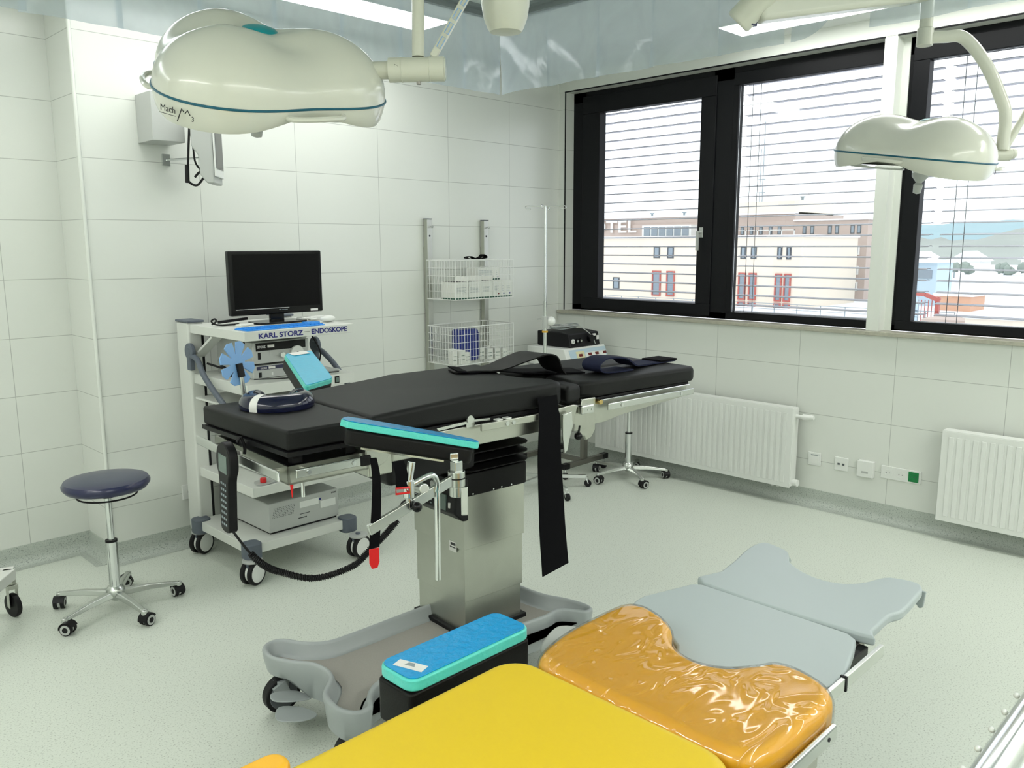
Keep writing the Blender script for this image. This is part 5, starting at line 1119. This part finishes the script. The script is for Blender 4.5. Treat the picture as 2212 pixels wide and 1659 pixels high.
# ------------------------------------------------------------------ cart at the left edge, steel trolley at the right corner
LC = thing('white_trolley', 'corner of a white trolley frame with one castor at the left picture edge', 'trolley', (-4.14, -.34, 0)); ol = V(-4.14, -.34, 0)
obj('frame_bar', MB().bar(V(-4.12, -.36, .205)-ol, V(-4.75, -.10, .205)-ol, .05, .05), 'white_cart', LC, bev=.004); obj('frame_bar', MB().bar(V(-4.135, -.36, .205)-ol, V(-4.45, -.75, .205)-ol, .05, .05), 'white_cart', LC, bev=.004)
obj('upright', MB().box(V(-4.62, -.22, .2)-ol, V(-4.57, -.17, .95)-ol), 'white_cart', LC, bev=.004)
def wheel3(x, y):
    c = V(x, y, .055)-ol; w_ = obj('castor', MB().cyl(c-V(.011, .003, 0), c+V(.011, .003, 0), .055, n=32), 'rubber', LC, bev=.004)
    obj('fork', MB().bar(c+V(-.018, 0, -.01), c+V(-.018, 0, .09), .004, .04, (0, 1, 0)).bar(c+V(.018, 0, .03), c+V(.018, 0, .09), .004, .04, (0, 1, 0)).box(c+V(-.022, -.025, .08), c+V(.022, .025, .10)).cyl(c+V(0, 0, .10), c+V(0, 0, .125), .02), 'steel', w_, bev=.002)
wheel3(-4.135, -.355); wheel3(-4.72, -.12); wheel3(-4.44, -.74)
ST = thing('steel_trolley', 'polished steel trolley edge with a row of studs in the lower right corner', 'trolley', (-3.7, -4.5, 0)); os_ = V(-3.7, -4.5, 0)
obj('body', MB().box(V(-4.26, -4.78, .30)-os_, V(-3.1, -4.262, .99)-os_), 'chrome', ST, bev=.03, seg=5)
obj('top_rail', MB().cyl(V(-4.27, -4.253, .998)-os_, V(-3.1, -4.253, .998)-os_, .025, n=24), 'chrome', ST)
mb = MB()
for k in range(14): obj('stud', MB().sph(V(-4.22+k*.062, -4.224, 1.004)-os_, .0045, n=12), 'white_pl', ST)
for x, y in ((-4.2, -4.72), (-4.2, -4.33), (-3.16, -4.72), (-3.16, -4.33)):
    obj('leg', MB().cyl(V(x, y, .09)-os_, V(x, y, .32)-os_, .014), 'chrome', ST); c = V(x, y, .045)-os_; obj('castor', MB().cyl(c-V(.012, 0, 0), c+V(.012, 0, 0), .0445, n=24).cyl(c, c+V(0, 0, .05), .01), 'rubber', ST, bev=.003)

# ------------------------------------------------------------------ outside
M['snow'] = mat('snow', (.80, .82, .86), .7, var=.06, vscale=.2)
M['cream_wall'] = mat('cream_facade', (.72, .64, .53), .8, var=.05, vscale=.6)
M['brown_wall'] = mat('pinkish_brown_facade', (.47, .38, .33), .8, var=.06, vscale=.6)
M['brick_band'] = mat('orange_brown_facade', (.60, .36, .24), .8)
M['winglass'] = mat('far_window_glass', (.22, .27, .31), .15)
M['win_red'] = mat('red_window_frame', (.42, .10, .08), .5)
M['hill'] = mat('wooded_hillside', (.30, .33, .30), .9, var=.45, vscale=.012)
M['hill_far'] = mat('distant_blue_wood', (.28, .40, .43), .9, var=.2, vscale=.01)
M['tree'] = mat('bare_grey_green_tree', (.26, .31, .27), .9, var=.3, vscale=.5)
def zb(h): return h-0
gr = obj('snow_ground', MB().box((3, -160, -4.6), (900, 400, -4.2)), 'snow'); gr['kind'] = 'structure'
def building(name, label, x0, x1, y0, y1, z0, z1, m):
    t = thing(name, label, 'building', (x0, y0, -4.2)); o = V(x0, y0, -4.2)
    obj('wall', MB().box(V(x0, y0, z0)-o, V(x1, y1, z1)-o), m, t); return t, o
def win(t, o, x, y0, y1, z0, z1, fr, name='window', th=.12):
    f = obj(name, ring(MB(), x-th, x+.05, y0, y1, z0, z1, .14, .14, .12, .12), fr, t); [setattr(v, 'co', v.co-o) for v in f.data.vertices]
    g = obj('pane', MB().box(V(x-.05, y0+.1, z0+.1)-o, V(x-.02, y1-.1, z1-.1)-o), 'winglass', f)
A_, oa = building('hotel_wing', 'cream facade with red framed windows beyond the left windows', 68, 80, 30.6, 60, -4.4, 2.35, 'cream_wall')
obj('snow_cap', MB().box(V(67.8, 30.4, 2.35)-oa, V(80, 60, 2.55)-oa), 'snow', A_)
for y1_, y0_ in ((47.1, 46.0), (45.3, 44.3), (37.0, 36.2), (35.9, 35.1), (33.2, 32.5), (32.3, 31.6)): win(A_, oa, 68, y0_, y1_, -3.6, -1.0, 'win_red')
for y1_, y0_ in ((47.0, 46.2), (45.3, 44.5), (36.9, 36.3), (35.8, 35.2), (33.1, 32.6), (32.2, 31.7), (55.6, 54.8)): win(A_, oa, 68, y0_, y1_, .3, 1.5, 'grey_dk', th=.05)
for y1_, y0_ in ((37.0, 36.2), (35.9, 35.1), (33.2, 32.5), (32.3, 31.6)): win(A_, oa, 68, y0_, y1_, -4.4, -3.75, 'win_red')
win(A_, oa, 68, 51.4, 52.3, -3.1, -1.8, 'grey_dk', th=.05)
B_, ob_ = building('hotel_block', 'pinkish brown taller hotel block with roof sign behind the cream facade', 85, 100, 31.7, 75, -4.4, 4.3, 'brown_wall')
obj('upper_storey', MB().box(V(85.2, 40, 4.3)-ob_, V(98, 75, 5.15)-ob_), 'brown_wall', B_); obj('penthouse', MB().box(V(86, 40.0, 5.15)-ob_, V(95, 47.7, 6.6)-ob_), 'cream_wall', B_)
obj('snow_cap', MB().box(V(84.8, 31.4, 4.25)-ob_, V(100, 40, 4.4)-ob_).box(V(84.9, 40, 5.1)-ob_, V(98, 75, 5.3)-ob_), 'snow', B_)
for y0_ in (38.5, 37.6, 35.6, 34.8, 33.1, 32.4, 41.5, 42.6, 43.8, 45, 46.2):
    win(B_, ob_, 85, y0_, y0_+.45, 2.8, 3.7, 'grey_dk', th=.03)
for y0_ in (38.5, 37.6, 35.6, 34.8, 33.1, 32.4):
    for z0_ in (.55, -1.55, -3.3): win(B_, ob_, 85, y0_, y0_+.45, z0_, z0_+.95, 'label', th=.2)
obj('glass_bay', MB().box(V(83.6, 52.6, 2.6)-ob_, V(85, 59.9, 4.1)-ob_), 'white_pl', B_)
for k in range(6): obj('bay_pane', MB().box(V(83.5, 52.9+k*1.15, 2.8)-ob_, V(83.62, 53.8+k*1.15, 3.9)-ob_), 'winglass', B_)
obj('terrace_railing', MB().box(V(83.8, 39.3, 3.25)-ob_, V(83.9, 48.5, 3.32)-ob_).box(V(83.8, 39.3, 2.6)-ob_, V(83.9, 48.5, 2.67)-ob_), 'white_pl', B_)
for k in range(7): obj('railing_post', MB().box(V(83.8, 39.3+k*1.5, 2.5)-ob_, V(83.9, 39.4+k*1.5, 3.32)-ob_), 'white_pl', B_)
sg = thing('hotel_sign', 'white capital letters HOTEL on the brown block, partly behind the window frame', 'sign', (84.7, 71.5, 3.3))
text('HOTEL', 2.25, 'label', sg, frame((0, 0, 0), (0, -1, 0), (0, 0, 1)), width=9.7, bold=.03)
ms = thing('antenna_mast', 'thin lattice antenna mast on the hotel roof', 'mast', (86, 44.6, 6.6)); obj('mast', MB().cyl((0, 0, 0), (0, 0, 9), .06, n=6).cyl((.0, .35, 0), (0, .35, 6), .05, n=6), 'ink_grey', ms)
obj('cross_bars', MB().box((-.05, -.3, 1), (.05, .6, 1.1)).box((-.05, -.3, 2.5), (.05, .6, 2.6)).box((-.05, -.3, 4), (.05, .6, 4.1)), 'ink_grey', ms)
for y_ in (40.6, 56.5, 61.5): 
    v_ = thing('roof_vent', 'small dark vent on the hotel roof', 'vent', (88, y_, 5.3 if y_ > 48 else 6.6), group='small roof vents on the hotel'); obj('pipe', MB().cyl((0, 0, 0), (0, 0, .5), .15).cyl((0, 0, .4), (0, 0, .55), .3), 'ink_grey', v_)
rl = thing('roof_railing', 'thin dark railing along the snowy terrace in front of the hotel', 'railing', (60, 15, -4.2)); mb = MB(); mb.box((0, 0, .95), (.05, 38, 1.0)); mb.box((0, 0, .5), (.05, 38, .54))
for k in range(20): obj('post', MB().box((0, k*2, 0), (.05, k*2+.06, .97)), 'ink_grey', rl)
obj('rails', mb, 'ink_grey', rl)
# right-hand view
C_, o_c = building('blue_white_house', 'pale blue and white flat-roofed house at the left of the right window view', 80, 84.5, 22.9, 27.2, -4.2, -.1, 'panel_blue')
obj('roof_slab', MB().box(V(79.3, 22.6, -.1)-o_c, V(84.6, 27.5, .15)-o_c), 'snow', C_)
for k in range(2): obj('window_band', MB().box(V(79.9, 23.3+k*1.9, -1.6)-o_c, V(80, 24.8+k*1.9, -.8)-o_c), 'winglass', C_)
R_ = thing('red_pergola', 'red steel frame structure with slim bars in the right window view', 'structure', (60, 16.1, -4.2)); o_r = V(60, 16.1, -4.2)
for y_ in (16.15, 17.6, 18.6): obj('post', MB().box(V(60, y_, -4.3)-o_r, V(60.3, y_+.22, -2.15)-o_r), 'win_red' if y_ < 17 else 'panel_blue', R_)
obj('roof_beam', MB().bar(V(60, 16.1, -2.4)-o_r, V(60, 17.1, -2.0)-o_r, .25, .3).bar(V(60, 17.1, -2.0)-o_r, V(60, 19.2, -1.9)-o_r, .25, .25), 'win_red', R_)
for k in range(9): obj('bar', MB().box(V(60.1, 16.4+k*.24, -4.3)-o_r, V(60.15, 16.45+k*.24, -2.4)-o_r), 'win_red', R_)
D_, o_d = building('orange_brown_shed', 'low orange-brown building with snow roof beyond the red frame', 75, 79, 18.3, 21.2, -4.2, -2.9, 'brick_band'); obj('snow_cap', MB().box(V(74.8, 18.1, -2.9)-o_d, V(79, 21.4, -2.65)-o_d), 'snow', D_)
E_, o_e = building('brown_shed', 'flat brown wall low in the right window view', 55, 60, 12.4, 15.6, -4.2, -3.35, 'brown_wall')
F_, o_f = building('cream_shed', 'cream low building at the lower right of the right window view', 52, 60, 5, 12.0, -4.2, -2.9, 'cream_wall'); obj('snow_cap', MB().box(V(51.8, 4.8, -2.9)-o_f, V(60, 12.1, -2.7)-o_f), 'snow', F_)
for i, (x_, y_, s_) in enumerate(((190, 50, 1), (200, 40, .8), (185, 33, 1.1), (210, 25, .9), (195, 62, .8), (205, 18, 1))):
    t, o = building('village_house', ['white house with snow roof at the hill foot', 'small white house among the trees at the hill foot', 'larger white house with snowy gable at the hill foot', 'white house right of the larger gable house', 'white house at the left end of the hill foot', 'white house at the right end of the hill foot'][i], x_, x_+8, y_, y_+6*s_, -4.2, -1.5*s_-.5, 'label')
    obj('roof', MB().prism([(-.6, 0), (6*s_+.6, 0), (3*s_, 2.2*s_)], -.4, 8.4, Matrix(((0, 0, 1, 0), (1, 0, 0, 0), (0, 1, 0, -1.5*s_-.5+4.2), (0, 0, 0, 1)))), 'snow', t)
def hill(name, label, x, y0, y1, hf, m, n=90):
    mb = MB(); rows = []
    for j in range(n+1):
        y = y0+(y1-y0)*j/n; r = []
        for i in range(9):
            f = i/8; h = hf(y)*math.sin(f*PI/2)+(noise.noise(V(y*.05, i*.9, x*.1))*3 if i else 0)+(noise.noise(V(y*.6, 0, 3))*1.6 if i == 8 else 0)
            r.append(mb.bm.verts.new((x+f*80, y, -4.3+h)))
        r.append(mb.bm.verts.new((x+160, y, -4.3))); rows.append(r)
    for A, B in zip(rows, rows[1:]):
        for k in range(9): mb.bm.faces.new((A[k], A[k+1], B[k+1], B[k]))
    o = obj(name, mb, m, ang=180); tag(o, label, 'hill'); return o
hill('wooded_hill', 'grey-brown wooded hillside filling the middle of the right window view', 260, -60, 170, lambda y: max(7, 12-(y-61)*.12), 'hill')
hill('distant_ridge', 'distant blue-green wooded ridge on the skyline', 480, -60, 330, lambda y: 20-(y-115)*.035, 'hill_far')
for i in range(16):
    y_ = 8+i*3.6+random.uniform(-1, 1); x_ = random.uniform(150, 180); h_ = random.uniform(1.6, 3.0)
    t = thing('tree', 'small grey-green tree below the hillside', 'tree', (x_, y_, -4.2), group='trees below the hillside')
    mb = MB()
    for k in range(5): mb.sph((random.uniform(-.8, .8), random.uniform(-1.1, 1.1), h_*.6+random.uniform(-.3, .5)), random.uniform(.6, 1.0), n=8)
    for v in mb.bm.verts: v.co += V(noise.noise(v.co*1.7), noise.noise(v.co*1.9+V(5, 0, 0)), noise.noise(v.co*2.1))*.5
    obj('foliage', mb, 'tree', t, ang=180); obj('trunk', MB().cyl((0, 0, 0), (0, 0, h_*.6), .12, n=6), 'ink_grey', t)
